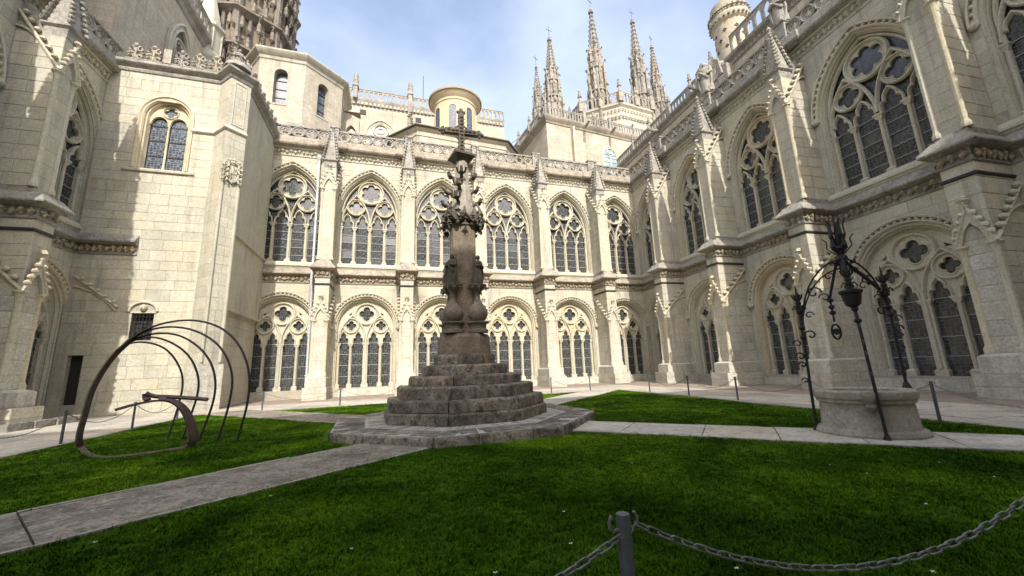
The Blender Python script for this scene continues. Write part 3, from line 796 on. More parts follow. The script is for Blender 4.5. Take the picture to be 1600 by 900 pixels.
# ------------------------------------------------------------------ plain block at the left (local frame: world)
YB = 25.5
blk = thing('chapel_block', 'tall plain ashlar block with one two-light window and a coat of arms on its corner', 'building')
stk = Stones(blk)
J, T, Q = (-10.42, YB), (-9.58, 24.62), (-8.78, 25.4)
mb = MB()
def arch_r(cx, hw, z0, zs, n=12): return [(cx-hw, z0)]+[(cx-hw*math.cos(PI*i/n), zs+hw*math.sin(PI*i/n)) for i in range(n+1)]+[(cx+hw, z0)]
WX, WHW, WZ0, WZS = -12.9, 1.15, 13.5, 16.85
wh = arch_r(WX, WHW, WZ0, WZS); sm_w = [(-13.12, 3.75), (-12.15, 3.75), (-12.15, 5.2), (-13.12, 5.2)]; drw = [(-15.45, .62), (-14.82, .62), (-14.82, 3.05), (-15.45, 3.05)]
hol = [(-14.62, 19.25), (-14.3, 19.25), (-14.3, 19.5), (-14.62, 19.5)]
mb.prism_xz([(-16.0, -.3), (-9.9, -.3), (-9.9, 20.3), (-16.0, 20.3)], YB+.01, YB+.6, [wh, sm_w, drw, hol])
mb.box(-16, -10, YB+.62, YB+.7, -.3, 20.3)
def poly_pr(mb, pts, z0, z1, e=0):
    k = len(pts); mb.add([(p[0], p[1], z0) for p in pts]+[(p[0], p[1], z1) for p in pts],
                         [tuple(range(k-1, -1, -1)), tuple(range(k, 2*k))]+[(i, (i+1) % k, (i+1) % k+k, i+k) for i in range(k)])
poly_pr(mb, [J, (T[0]+.015, T[1]+.02), (Q[0]-.02, Q[1]+.015), (-9.2, 25.9), (-9.2, 31.7), (-10.6, 31.7), (-10.6, YB)], -.3, 20.3)
mb.build('wall', M_JOINT, blk, smooth=False)
# stones of the front
def clear(z0, z1, spans):
    for s0, s1, a, b in spans:
        if z1 > a+.02 and z0 < b-.02: yield s0, s1
rows = ashlar_rows(0, 20.0, .48, .68)
for z0, z1 in rows:
    lo, hi = -15.95, J[0]
    cuts = []
    if z1 > .65 and z0 < 3.0: cuts.append((-15.45, -14.82, -15.45, -14.82))
    if z1 > 3.8 and z0 < 5.2: cuts.append((-13.22, -12.05, -13.22, -12.05))
    elif z1 > 5.2 and z0 < 5.75: cuts.append((-13.3, -11.97, -13.0, -12.27))
    if z1 > 13.55 and z0 < WZS+WHW+.2:
        def xw(z): return WHW+.22 if z <= WZS else math.sqrt(max(0, (WHW+.22)**2-(z-WZS)**2))
        a0, a1 = xw(z0), xw(z1)
        if a1 == 0: stk.poly([(WX-a0+.01, z0+.006), (WX+a0-.01, z0+.006), (WX, z1-.006)], YB-.012, YB+.04, M_LIME)
        cuts.append((WX-a0, WX+a0, WX-a1, WX+a1))
    x = lo
    prev = (lo, lo)
    for c in sorted(cuts):
        ashlar_span(stk, prev[0], prev[1], c[0], c[2], z0, z1, M_LIME, .8, 1.5, YB); prev = (c[1], c[3])
    ashlar_span(stk, prev[0], prev[1], hi, hi, z0, z1, M_LIME, .8, 1.5, YB)
stk.lim = 300
stk.flush()
# diagonal buttress: its two faces in blocks
def face_blocks(parent, a, b, z0, z1, mat, th=.02, h=(.5, .7), wid=.7):
    dx, dy = b[0]-a[0], b[1]-a[1]; L = math.hypot(dx, dy); ang = math.atan2(dy, dx)
    for r0, r1 in ashlar_rows(z0, z1, *h):
        n = max(1, round(L/wid)); off = R.uniform(-.12, .12)
        xs = [0]+[L*i/n+off for i in range(1, n)]+[L]
        for p, q in zip(xs, xs[1:]):
            c = (p+q)/2; obj('stone', UNIT(mat), parent, (a[0]+dx/L*c, a[1]+dy/L*c, (r0+r1)/2), (0, 0, ang), (q-p-.012, .05+R.uniform(0, .012), r1-r0-.012))
db = obj('corner_pilaster', None, blk)
face_blocks(db, J, T, 2.4, 19.9, M_LIME); face_blocks(db, T, Q, 2.4, 19.9, M_LIME, wid=.6)
face_blocks(db, (J[0]-.05, J[1]-.05), (T[0], T[1]-.1), 0, 2.4, M_WHITE); face_blocks(db, (T[0], T[1]-.1), (Q[0]+.1, Q[1]), 0, 2.4, M_WHITE)
sw = obj('side_wall', None, blk)
face_blocks(sw, (-9.19, 25.8), (-9.19, 31.65), 0, 5.6, M_LIME, wid=1.2)
mb = MB(); mb.box(-9.3, -8.98, 25.7, 31.6, 5.6, 20.2); mb.box(-9.3, -8.9, 25.6, 31.6, 5.45, 5.62); mb.box(-9.3, -8.86, 25.6, 31.6, 9.9, 10.05); mb.build('upper_side_wall', M_LIME, blk, smooth=False)
pp = [(-16, YB), J, T, Q, (-8.98, 25.75), (-8.98, 31.7)]
mb = MB()
mb.sweep_plan(pp, [(0, 19.5), (.08, 19.55), (.12, 19.68), (.1, 19.75), (.3, 19.9), (.36, 19.98), (.36, 20.12), (.1, 20.3), (-.3, 20.32)]); mb.build('cornice', M_GREY, blk, ang=.5)
mb = MB(); mb.sweep_plan([(-11.6, YB), J, T, Q], [(0, 15.98), (.1, 16.05), (.14, 16.12), (.13, 16.2), (0, 16.38)]); mb.build('string_moulding', M_LIME, blk, ang=.5)
mb = MB(); mb.sweep_plan([(-15.8, YB), (-13.3, YB)], [(0, 8.33), (.07, 8.35), (.09, 8.42), (.04, 8.45), (.04, 8.86), (.14, 8.9), (.34, 8.97), (.38, 9.0), (.38, 9.07), (.0, 9.5)]); mb.build('string_course', M_GREY, blk, ang=.5)
frieze_leaves([(-15.8, YB), (-13.35, YB)], 8.65, .2, .27, .06).build('frieze_carving', M_FRIEZE, blk, smooth=False, kind='stuff')
# panels and rolls on the diagonal face
mb = MB(); ddx, ddy = .7155, .698
def onf(u, o=0): return (T[0]+ddx*u+ddy*o, T[1]+ddy*u-ddx*o)
for u, r_ in ((.14, .07), (1.0, .08)):
    x, y = onf(u, .03); mb.lathe([(r_, 2.5), (r_, 13.2)], 8, (x, y))
for (za, zb) in ((16.5, 19.3),):
    for u in (.24, .88): mb.tube([(*onf(u, .03), za), (*onf(u, .03), zb)], .035, 5)
    for z in (za, zb): mb.tube([(*onf(.24, .03), z), (*onf(.88, .03), z)], .035, 5)
mb.build('panel_moulding', M_LIME, blk)
# coat of arms
mb = MB(); cx, cy = onf(.55, .06)
sh = [(-.34, .5), (.34, .5), (.36, -.1), (.2, -.42), (0, -.6), (-.2, -.42), (-.36, -.1)]
mb.prism_xz(sh, -.1, .05); rr_ = random.Random(4)
for i in range(9):
    mb.leaf((rr_.uniform(-.22, .22), -.1, rr_.uniform(-.35, .4)), (0, -1, 0), (0, 0, 1), .11, rr_)
mb.box(-.02, .02, -.14, 0, -.5, .48); mb.box(-.32, .32, -.14, 0, .0, .04)
for s in (-1, 1):
    for z, q in ((.5, .17), (.2, .13), (-.1, .16), (-.4, .12)):
        mb.tube([(s*(.36+q*.5*math.cos(a)*1.2), -.06-.02*k_, z+q*math.sin(a)) for k_, a in enumerate([i*.7 for i in range(8)])], .045, 5)
        mb.leaf((s*(.45), -.05, z-.1), (s*.3, -1, 0), (0, 0, 1), .16, rr_)
mb.tube([(-.3, -.06, .62), (0, -.12, .72), (.3, -.06, .62)], .07, 6); mb.leaf((0, -.1, .84), (0, -1, 0), (0, 0, 1), .17, rr_); mb.leaf((-.25, -.1, .76), (0, -1, 0), (0, 0, 1), .13, rr_); mb.leaf((.25, -.1, .76), (0, -1, 0), (0, 0, 1), .13, rr_)
ca = mb.build('coat_of_arms', M_LIME, blk, smooth=False); ca.location = (cx, cy, 13.35); ca.rotation_euler = (0, 0, math.atan2(ddy, ddx))
# two-light window of the block
wr = obj('window', None, blk)
mb = MB()
mb.sweep_xz(wh, [(-n, YB+y) for n, y in [(-.2, -.0), (-.2, -.06), (-.13, -.1), (-.06, -.02), (0, -.02), (.06, .06), (.05, .14), (.14, .16), (.16, .26), (.22, .4)]])
hw_ = WHW-.2
plate = arch_r(WX, hw_+.02, WZS-.35, WZS, 12); bot = []
for c in (.47, -.47):
    bot += [(WX+c+.41*math.cos(a), WZS-.35+.48*math.sin(a)) for a in [PI*i/8 for i in range(9)]]
mb.prism_xz(plate+bot, YB+.34, YB+.46, [foil(WX, WZS+.48, 4, .17, .16)])
for c in (.47, -.47): mb.sweep_xz([(WX+c+.43*math.cos(a), WZS-.35+.5*math.sin(a)) for a in [PI*i/8 for i in range(9)]], roll(.045, .07, YB+.34))
mb.sweep_xz(circle(WX, WZS+.48, .38, 20), roll(.05, .08, YB+.34), True)
mb.lathe([(.09, 13.5), (.09, 13.7), (.06, 13.75), (.06, 16.35), (.09, 16.45), (.09, 16.52)], 8, (WX, YB+.34)); mb.build('tracery', M_TRAC, wr)
mb = MB(); mb.sweep_plan([(WX-1.7, YB), (WX+1.7, YB)], [(0, 13.25), (.1, 13.3), (.12, 13.4), (0, 13.5)]); mb.build('sill', M_LIME, wr)
for c in (-.47, .47):
    mb = MB(); mb.box(-.42, .42, 0, .012, -.48, .48); me = mb.mesh('pane', M_GLASSB, False)
    for i in range(4): obj('pane', me, wr, (WX+c, YB+.43, 13.5+.48+.97*i), (R.gauss(0, .01), 0, R.gauss(0, .01)))
mb = MB(); mb.prism_xz(arch_r(WX, hw_, WZS+.1, WZS+.1, 10)[1:-1], YB+.44, YB+.45); mb.build('pane', M_GLASSB, wr)
for z in (14.47, 15.44, 16.4):
    mb = MB(); mb.box(WX-.9, WX+.9, YB+.4, YB+.42, z-.02, z+.02); mb.build('saddle_bar', M_IRON, wr, smooth=False)
# small barred window with a head under its arch
gw = obj('barred_window', None, blk)
mb = MB(); mb.box(-13.12, -12.15, YB+.42, YB+.44, 3.75, 5.2); mb.build('pane', M_GLASS, gw, smooth=False)
mb = MB()
for i in range(7): mb.box(-13.08+.15*i-.014, -13.08+.15*i+.014, YB+.04, YB+.07, 3.75, 5.2)
for i in range(5): mb.box(-13.12, -12.15, YB+.03, YB+.05, 3.95+.27*i-.014, 3.95+.27*i+.014)
mb.build('grille', M_IRON, gw, smooth=False)
mb = MB(); mb.tube([(-12.635+.62*math.cos(a), YB-.04, 5.28+.52*math.sin(a)) for a in [PI*i/12 for i in range(13)]], .075, 6)
mb.knob((-12.635, YB-.06, 5.48), .17, 8, 1.2); mb.knob((-12.635, YB-.22, 5.46), .05); mb.box(-12.72, -12.55, YB-.2, YB-.1, 5.38, 5.41)
mb.box(-13.22, -12.05, YB-.02, YB+.1, 5.2, 5.28); mb.build('hood', M_LIME, gw)
mb = MB(); mb.box(-15.45, -14.82, YB+.3, YB+.34, .62, 3.05); mb.build('door', M_DOOR, blk, smooth=False)
# half gable with crockets on the block
mb = MB(); mb.tube([(-15.7, YB-.06, 7.1), (-13.75, YB-.06, 5.5)], .075, 6); mb.tube([(-15.7, YB-.04, 6.6), (-14.9, YB-.04, 6.3), (-14.2, YB-.04, 5.75), (-13.8, YB-.04, 5.3)], .05, 6)
crockets(mb, (-15.6, YB-.08, 7.1), (-13.8, YB-.08, 5.6), 5, (.3, -.5, .7), .17); mb.build('crocketed_half_gable', M_TRAC, blk)
# openwork scroll parapet
def scroll_mesh():
    mb = MB()
    for s in (-1, 1):
        sp = [(s*(.24+(.19-.013*i)*math.cos(PI/2+i*.55)), 0, .66+(.19-.013*i)*math.sin(PI/2+i*.55)) for i in range(12)]
        mb.tube(sp, .062, 5)
        sp = [(s*(.24+(.17-.01*i)*math.cos(-PI/2-i*.55)), 0, .2+(.17-.01*i)*math.sin(-PI/2-i*.55)) for i in range(12)]
        mb.tube(sp, .065, 5)
        mb.tube([(s*.05, 0, .42), (s*.2, 0, .46), (s*.38, 0, .38)], .06, 5)
        mb.knob((s*.25, -.03, .2), .07)
    mb.lathe([(.06, 0), (.1, .1), (.06, .2), (.09, .32), (.05, .45), (.1, .62), (.05, .75), (.13, .85), (.12, .95), (.05, 1.03), (.02, 1.08)], 8)
    mb.box(-.45, .45, -.06, .06, -.02, .04)
    return mb.mesh('scroll_cresting', M_GREY, True, .8)
SCR = scroll_mesh()
par = obj('scroll_parapet', None, blk)
for i, x in enumerate((-14.85, -13.97, -12.56, -11.68, -10.8)): obj('scroll_cresting', SCR, par, (x, YB-.05, 20.33), (0, 0, 0), (1.0, 1.5, 1.04))
mb = MB(); mb.box(-13.45, -13.05, YB-.2, YB+.2, 20.3, 21.25); mb.build('parapet_post', M_GREY, par, smooth=False)
for i in range(6): obj('scroll_cresting', SCR, par, (-8.95, 26.3+.95*i, 20.33), (0, 0, PI/2), (1, 1, 1.0))
mb = MB(); mb.box(-16, -9.4, YB+1.2, 31.6, 20.3, 20.5); mb.build('roof', M_ROOF, blk, smooth=False)

# ------------------------------------------------------------------ figures
def robed_figure(mb, h=1.0, seed=1, arms='fold', lean=0.0):
    """standing draped figure of height h, facing -y, base at origin"""
    rr = random.Random(seed); ph = rr.uniform(0, 6)
    def fold(a, z):
        k = max(0, 1-z/(h*.62)); return 1+.10*k*math.sin(9*a+ph+z*3)+.06*k*math.sin(5*a+ph*2)+.04*math.sin(14*a+z*8/h)
    prof = [(.17, 0), (.175, .04), (.165, .2), (.15, .38), (.135, .52), (.14, .62), (.155, .72), (.13, .79), (.06, .825), (.045, .84)]
    o = len(mb.v); mb.lathe([(r_*h, z*h) for r_, z in prof], 24, fold=fold)
    for i in range(o, len(mb.v)):
        x, y, z = mb.v[i]; mb.v[i] = (x*1.12, y*.82-lean*z*0, z)
    o = len(mb.v); mb.lathe([(.02*h, .835*h), (.045*h, .85*h), (.065*h, .9*h), (.066*h, .94*h), (.05*h, .985*h), (.015*h, 1.0*h)], 12)
    mb.knob((0, -.07*h, .905*h), .016*h); mb.knob((0, .03*h, .92*h), .066*h)
    for s in (-1, 1):
        if arms == 'fold': pts = [(s*.15*h, 0, .76*h), (s*.19*h, -.05*h, .6*h), (s*.04*h, -.15*h, .62*h)]
        else: pts = [(s*.15*h, 0, .76*h), (s*.2*h, -.04*h, .6*h), (s*.13*h, -.15*h, .52*h)]
        mb.tube(pts, [.055*h, .05*h, .03*h], 7); mb.knob(pts[-1], .03*h)
        mb.tube([(s*.17*h, -.02*h, .62*h), (s*.19*h, -.06*h, .35*h), (s*.15*h, -.08*h, .1*h)], [.03*h, .04*h, .02*h], 5)
    mb.tube([(-.12*h, -.1*h, .72*h), (.02*h, -.15*h, .55*h), (.13*h, -.1*h, .4*h)], .03*h, 5)
# ------------------------------------------------------------------ stone cross on its steps
CX, CY = 2.26, 12.6
cr_t = thing('stone_cross', 'dark weathered stone cross on octagonal steps in the middle of the lawn', 'monument', (CX, CY, 0))
def octv(r, off=0.0): return [(r*math.cos(PI/8+i*PI/4+off), r*math.sin(PI/8+i*PI/4+off)) for i in range(8)]
def oct_step(parent, r, z0, z1, inner, mat, per=1.35, seed=0, rough_=.03, gap=.009):
    rr = random.Random(seed); V = octv(r, math.radians(3)); Vi = octv(inner, math.radians(3))
    for i in range(8):
        a, b = V[i], V[(i+1) % 8]; ai, bi = Vi[i], Vi[(i+1) % 8]
        L = math.hypot(b[0]-a[0], b[1]-a[1]); n = max(1, round(L/per))
        cuts = [0]+sorted(min(.9, max(.1, (k+rr.uniform(-.2, .2))/n)) for k in range(1, n))+[1]
        for p, q in zip(cuts, cuts[1:]):
            g = gap/L if L > 0 else 0
            def l(u, v, t_): return (u[0]+(v[0]-u[0])*t_, u[1]+(v[1]-u[1])*t_)
            A, B, Bi, Ai = l(a, b, p+g), l(a, b, q-g), l(ai, bi, q-g), l(ai, bi, p+g)
            mb = MB(); m_ = 8
            vs = []; fs = []
            # outer edge subdivided so that the arris is worn
            rowsz = [(0, z0+.004), (0, z0+(z1-z0)*.5), (-.005, z1-.06), (-.045, z1-.012), (-.09, z1)]
            nx, ny = (b[1]-a[1])/L, -(b[0]-a[0])/L
            if nx*(a[0]+b[0])+ny*(a[1]+b[1]) < 0: nx, ny = -nx, -ny
            dj = [rr.uniform(-rough_, rough_*.3) for _ in range(m_+1)]
            for o_, z in rowsz:
                for k in range(m_+1):
                    x, y = l(A, B, k/m_); w_ = dj[k]*(.3+.7*(z-z0)/(z1-z0))+rr.uniform(-.01, .01)
                    vs.append((x+nx*(o_+w_), y+ny*(o_+w_), z+(rr.uniform(-.018, .004) if z > z1-.05 else 0)))
            for k in range(m_+1): vs.append((*l(Ai, Bi, k/m_), z1-.004))
            for r_ in range(len(rowsz)):
                for k in range(m_):
                    fs.append((r_*(m_+1)+k, r_*(m_+1)+k+1, (r_+1)*(m_+1)+k+1, (r_+1)*(m_+1)+k))
            vs += [(A[0], A[1], z0), (B[0], B[1], z0), (Bi[0], Bi[1], z0), (Ai[0], Ai[1], z0)]; t0 = len(vs)-4; tl = len(rowsz)*(m_+1)
            fs.append((t0, t0+3, tl, *[r_*(m_+1) for r_ in range(len(rowsz)-1, -1, -1)]))
            fs.append((t0+1, *[r_*(m_+1)+m_ for r_ in range(len(rowsz))], tl+m_, t0+2))
            mb.add(vs, fs); mb.build('step_stone', mat, parent, ang=.6)
ST = [(2.55, .22, .56), (2.48, .56, .87), (2.17, .87, 1.21), (1.8, 1.21, 1.49), (1.38, 1.49, 1.79), (.98, 1.79, 2.1)]
for k, (r_, z0, z1) in enumerate(ST):
    s_ = obj('step', None, cr_t)
    oct_step(s_, r_, z0, z1, (ST[k+1][0]-.15) if k < 5 else .3, M_CROSS, 1.3 if k else 1.6, k+3, .035, .016)
    mb = MB(); v = octv(r_-.1, math.radians(3)); poly_pr(mb, v, z0, z1-.03); mb.build('step_core', M_LEAD, s_, smooth=False)
mb = MB()
mb.lathe([(.86, 2.08), (.86, 2.2), (.84, 2.62), (.78, 2.72), (.3, 2.75)], 8, rot=PI/8+.05)
mb.box(-.5, .5, -.5, .5, 2.7, 2.95); mb.build('base_block', M_SHAFT, cr_t, ang=.4)
# clustered shaft
mb = MB()
def shaft_fold(a, z): return 1+.06*math.cos(4*(a-.75))
mb.lathe([(.50, 2.75), (.47, 3.0), (.455, 4.2), (.45, 5.5), (.445, 6.5)], 32, fold=shaft_fold)
for a in (PI/4, 3*PI/4, 5*PI/4, 7*PI/4):
    mb.lathe([(.09, 2.95), (.075, 3.1), (.07, 6.4)], 8, (.44*math.cos(a-.03), .44*math.sin(a-.03)))
mb.build('shaft', M_SHAFT, cr_t, ang=.8)
for i in range(4):
    a = -PI/2-.80+i*PI/2; px_, py_ = .56*math.cos(a), .56*math.sin(a)
    mb = MB(); mb.lathe([(.33, 2.75), (.33, 2.84), (.27, 2.87), (.27, 3.02), (.36, 3.06), (.36, 3.1), (.19, 3.12), (.27, 3.19), (.325, 3.32), (.325, 3.42), (.26, 3.57), (.15, 3.7), (.085, 3.86), (.08, 4.1), (.2, 4.18), (.3, 4.24), (.31, 4.3), (.2, 4.32)], 16, (px_, py_))
    for k in range(8): mb.leaf((px_+.26*math.cos(k*PI/4), py_+.26*math.sin(k*PI/4), 4.2), (math.cos(k*PI/4), math.sin(k*PI/4), -.3), (0, 0, 1), .09)
    mb.build('bulbous_console', M_SHAFT, cr_t, ang=.9)
    mb = MB(); robed_figure(mb, 1.0, 5+i); f_ = mb.build('saint_figure', M_FIG, cr_t, ang=.9)
    f_.location = (px_*1.08, py_*1.08, 4.3); f_.rotation_euler = (0, 0, a+PI/2)
# canopies over the figures
mb = MB(); rr_ = random.Random(9)
for i in range(8):
    a = -PI/2-.80+i*PI/4; big = i % 2 == 0; r0 = .60 if big else .5
    c = Vector((r0*math.cos(a), r0*math.sin(a), 6.42)); o_ = Vector((math.cos(a), math.sin(a), 0)); sd_ = Vector((-o_.y, o_.x, 0))
    hh = .62 if big else .45
    mb.add([c+sd_*.26+o_*.05, c-sd_*.26+o_*.05, c+o_*.14+Vector((0, 0, .1)), c-o_*.1+Vector((0, 0, hh)), c+o_*.06+Vector((0, 0, hh*.6)), c-o_*.3+sd_*.26, c-o_*.3-sd_*.26],
           [(0, 2, 4), (2, 1, 4), (0, 4, 3), (4, 1, 3), (0, 3, 5), (1, 6, 3), (0, 5, 6, 1, 2)])
    mb.tube([c+sd_*.26+o_*.08, c+o_*.18+Vector((0, 0, hh*.55)), c+Vector((0, 0, hh+.08))], .04, 5)
    mb.tube([c-sd_*.26+o_*.08, c+o_*.18+Vector((0, 0, hh*.55)), c+Vector((0, 0, hh+.08))], .04, 5)
    for k in range(5): mb.leaf(c+o_*.12+sd_*rr_.uniform(-.25, .25)+Vector((0, 0, rr_.uniform(-.08, hh))), o_+Vector((0, 0, rr_.uniform(-.6, .3))), (0, 0, 1), rr_.uniform(.09, .15), rr_)
    mb.leaf(c+o_*.1+Vector((0, 0, -.1)), o_+Vector((0, 0, -.8)), (0, 0, 1), .16, rr_); mb.knob(c+sd_*.24+Vector((0, 0, -.05)), .07)
mb.build('canopy', M_FIG, cr_t, smooth=False)
mb = MB()
mb.lathe([(.46, 6.4), (.44, 6.9), (.34, 7.4), (.28, 8.0), (.21, 8.75), (.2, 8.85)], 8, rot=.2); mb.build('tapering_shaft', M_WELL, cr_t, ang=.4)
mb = MB()
for i in range(4):
    a = -PI/2-.80+i*PI/2+.5
    for k in range(3):
        z = 7.2+.52*k+rr_.uniform(-.06, .06); r_ = .42-.075*k; da = rr_.uniform(-.25, .25); o_ = Vector((math.cos(a+da), math.sin(a+da), 0)); c = Vector((r_*o_.x, r_*o_.y, z)); q = rr_.uniform(.8, 1.25); sd_ = Vector((-o_.y, o_.x, 0))
        mb.tube([c-o_*.12-Vector((0, 0, .12)), c+o_*.06*q, c+o_*.2*q+Vector((0, 0, .05)), c+o_*.25*q+Vector((0, 0, .17)), c+o_*.17*q+Vector((0, 0, .2))], [.07, .06, .06, .045, .02], 6)
        for e in (-1, 1):
            p = [c+o_*.08*q, c+o_*.16*q+sd_*.12*e+Vector((0, 0, .02)), c+o_*.22*q+sd_*.16*e+Vector((0, 0, .14)), c+o_*.3*q+sd_*.1*e+Vector((0, 0, .1))]
            mb.tube(p, [.05, .045, .035, .01], 5)
mb.build('shaft_crockets', M_FIG, cr_t, smooth=False)
mb = MB(); mb.frus(-.2, .2, -.2, .2, 8.82, -.36, .36, -.36, .36, 8.98); mb.box(-.38, .38, -.38, .38, 8.98, 9.06); mb.frus(-.38, .38, -.38, .38, 9.06, -.15, .15, -.15, .15, 9.18)
ab = mb.build('abacus', M_FIG, cr_t, smooth=False); ab.rotation_euler = (0, 0, .22)
# the carved cross
mb = MB(); mb.box(-.095, .095, -.09, .09, 9.15, 10.75); mb.box(-.58, .58, -.085, .085, 9.92, 10.1)
for p in ((0, 10.82), (-.66, 10.01), (.66, 10.01)):
    mb.knob((p[0], 0, p[1]), .11)
    for a in (0, PI/2, PI, 3*PI/2): mb.knob((p[0]+.1*math.cos(a), 0, p[1]+.1*math.sin(a)), .07)
for z in [9.3+.14*i for i in range(10)]:
    mb.leaf((0, -.09, z), (0, -1, 0), (0, 0, 1), .07, rr_)
    if abs(z-10) > .12:
        mb.knob((-.1, 0, z), .035); mb.knob((.1, 0, z), .035)
for x in (-.45, -.3, -.17, .17, .3, .45): mb.leaf((x, -.085, 10.01), (0, -1, 0), (0, 0, 1), .07, rr_)
for s in (-1, 1): mb.tube([(s*.1, 0, 10.25), (s*.2, 0, 10.2), (s*.24, 0, 10.1)], .03, 5); mb.tube([(s*.1, 0, 9.75), (s*.2, 0, 9.8), (s*.24, 0, 9.92)], .03, 5)
cc = mb.build('cross', M_FIG, cr_t, smooth=False); cc.rotation_euler = (0, 0, -.02)
# platform round the steps
PLZ = .05
plat = thing('stone_platform', 'low octagonal stone platform of dark slabs under the stepped cross', 'platform', (CX, CY, 0))
mb = MB(); v = octv(4.0, math.radians(3)); poly_pr(mb, v, -.3, .25); mb.build('platform_bed', M_MORTAR, plat, smooth=False)
oct_step(obj('rim', None, plat), 4.06, -.02, .26, 3.15, M_CROSS, 1.1, 21, .06, .028)
oct_step(obj('inner_slabs', None, plat), 3.13, .1, .255, 2.3, M_PATH, .95, 22, .0, .028)

# ------------------------------------------------------------------ well
WLX, WLY = 9.5, 5.97
well = thing('well', 'round carved stone well head on the right diagonal path', 'well', (WLX, WLY, 0))
mb = MB(); mb.lathe([(.89, 0), (.90, .1), (.87, .16), (.80, .19), (.78, .25), (.76, .62), (.75, .68), (.78, .7)], 40); mb.build('drum', M_WELL, well, ang=.5)
mb = MB(); prof = [(.75, .66), (.80, .70), (.80, .74), (.835, .78), (.845, .84), (.835, .90), (.81, .925), (.66, .93), (.62, .9), (.62, .5)]
mb.lathe(prof, 40); mb.build('rim', M_WELL, well, ang=.5)
mb = MB(); a_ = math.atan2(-WLY, -WLX)+.12; mb.lathe([(.03, .56), (.09, .64), (.075, .7), (.12, .78), (.13, .88), (.10, .935), (.03, .94)], 8, (.82*math.cos(a_), .80*math.sin(a_))); mb.build('bracket_stone', M_WELL, well)
ir = thing('iron_overthrow', 'black wrought iron overthrow with three posts and scrolls standing over the well', 'ironwork', (WLX, WLY, 0))
dv = Vector((WLX, WLY, 0)).normalized(); sdv = Vector((dv.y, -dv.x, 0))  # away from camera, to the right
def wl(r_, d_, z): return sdv*r_+dv*d_+Vector((0, 0, z))
APX = wl(.12, .05, 3.75)
posts_ = [(wl(-.88, -.12, .0), wl(-.80, -.12, 2.65)), (wl(.22, -.90, 0.0), wl(.14, -.78, 2.95)), (wl(.72, .5, .9), wl(.72, .42, 2.9))]
for k, (a, b) in enumerate(posts_):
    mb = MB(); mb.tube([a, a.lerp(b, .5), b], .028, 6)
    mb.knob(b, .07); mb.knob(a.lerp(b, .78), .065); mb.knob(a.lerp(b, .86), .06); mb.lathe([(.09, a.z), (.06, a.z+.08), (.04, a.z+.14)], 6, (a.x, a.y))
    # flower finial
    for i in range(6):
        t_ = 2*PI*i/6; o_ = Vector((math.cos(t_), math.sin(t_), 0)); mb.tube([b+Vector((0, 0, .05)), b+o_*.09+Vector((0, 0, .14)), b+o_*.13+Vector((0, 0, .05))], .018, 4)
        mb.tube([b+Vector((0, 0, .22)), b+o_*.08+Vector((0, 0, .32)), b+o_*.10+Vector((0, 0, .40))], .017, 4)
    mb.tube([b, b+Vector((0, 0, .35)), b+Vector((0, 0, .62))], [.05, .03, .008], 6); mb.knob(b+Vector((0, 0, .2)), .06)
    mb.build('iron_post', M_IRON, ir)
    # scroll brackets to the crown
    mb = MB(); q = a.lerp(b, .72); dr = (APX-q); hz = Vector((dr.x, dr.y, 0)); L = hz.length; hz.normalize(); up = Vector((0, 0, 1))
    for r_, e_ in ((.02, 0), (.017, .2)):
        h0 = dr.z-e_
        mb.tube([q+hz*(L*(1-math.cos(t_)))+up*(h0*math.sin(t_)) for t_ in [PI/2*i/10 for i in range(11)]], r_, 5)
    def spiral(c, r0, tn, sgn):
        return [c+hz*(sgn*(r0*(1-i/16))*math.cos(i*.5))+up*((r0*(1-i/16))*math.sin(i*.5)) for i in range(tn)]
    mb.tube(spiral(q+hz*L*.36+up*dr.z*.62, .15, 14, 1), .018, 5); mb.tube(spiral(q+hz*.15+up*.2, .12, 13, -1), .018, 5)
    mb.tube(spiral(q+hz*L*.7+up*dr.z*.80, .1, 13, 1), .014, 5); mb.tube(spiral(q+hz*L*.2+up*dr.z*.35, .09, 13, 1), .014, 5); mb.tube(spiral(q-hz*.12+up*.02, .09, 13, -1), .014, 5); mb.tube(spiral(q+hz*L*.55+up*dr.z*.55, .11, 13, -1), .014, 5); mb.tube(spiral(a.lerp(b, .42)-hz*.07, .07, 13, -1), .014, 5)
    mb.tube(spiral(a.lerp(b, .62)-hz*.1, .1, 13, -1), .018, 5); mb.tube(spiral(a.lerp(b, .55)-hz*.08, .08, 13, -1), .018, 5)
    mb.build('scroll_bracket', M_IRON, ir)
# crown of leaves
mb = MB(); mb.tube([APX-Vector((0, 0, .3)), APX+Vector((0, 0, .2)), APX+Vector((0, 0, 1.0))], [.07, .06, .01], 6); mb.knob(APX, .12); mb.knob(APX+Vector((0, 0, .25)), .09)
rr_ = random.Random(3)
for ring, (n, z, r_, h) in enumerate(((6, .1, .26, .42), (5, .3, .17, .6), (6, -.15, .27, .12))):
    for i in range(n):
        t_ = 2*PI*i/n+ring*.4; o_ = Vector((math.cos(t_), math.sin(t_), 0)); b0 = APX+Vector((0, 0, z)); s2 = Vector((-o_.y, o_.x, 0))
        p = [b0+o_*.05, b0+o_*r_*.8+Vector((0, 0, h*.4)), b0+o_*r_*.75+Vector((0, 0, h*.8)), b0+o_*r_+Vector((0, 0, h))]
        wd = [.025, .05, .032, .004]
        mb.add([v for q, w_ in zip(p, wd) for v in (q+s2*w_, q+o_*.025, q-s2*w_)], [f for k in range(3) for f in ((3*k, 3*k+3, 3*k+4, 3*k+1), (3*k+1, 3*k+4, 3*k+5, 3*k+2), (3*k, 3*k+2, 3*k+5, 3*k+3))])
mb.build('leaf_crown', M_IRON, ir, smooth=False)
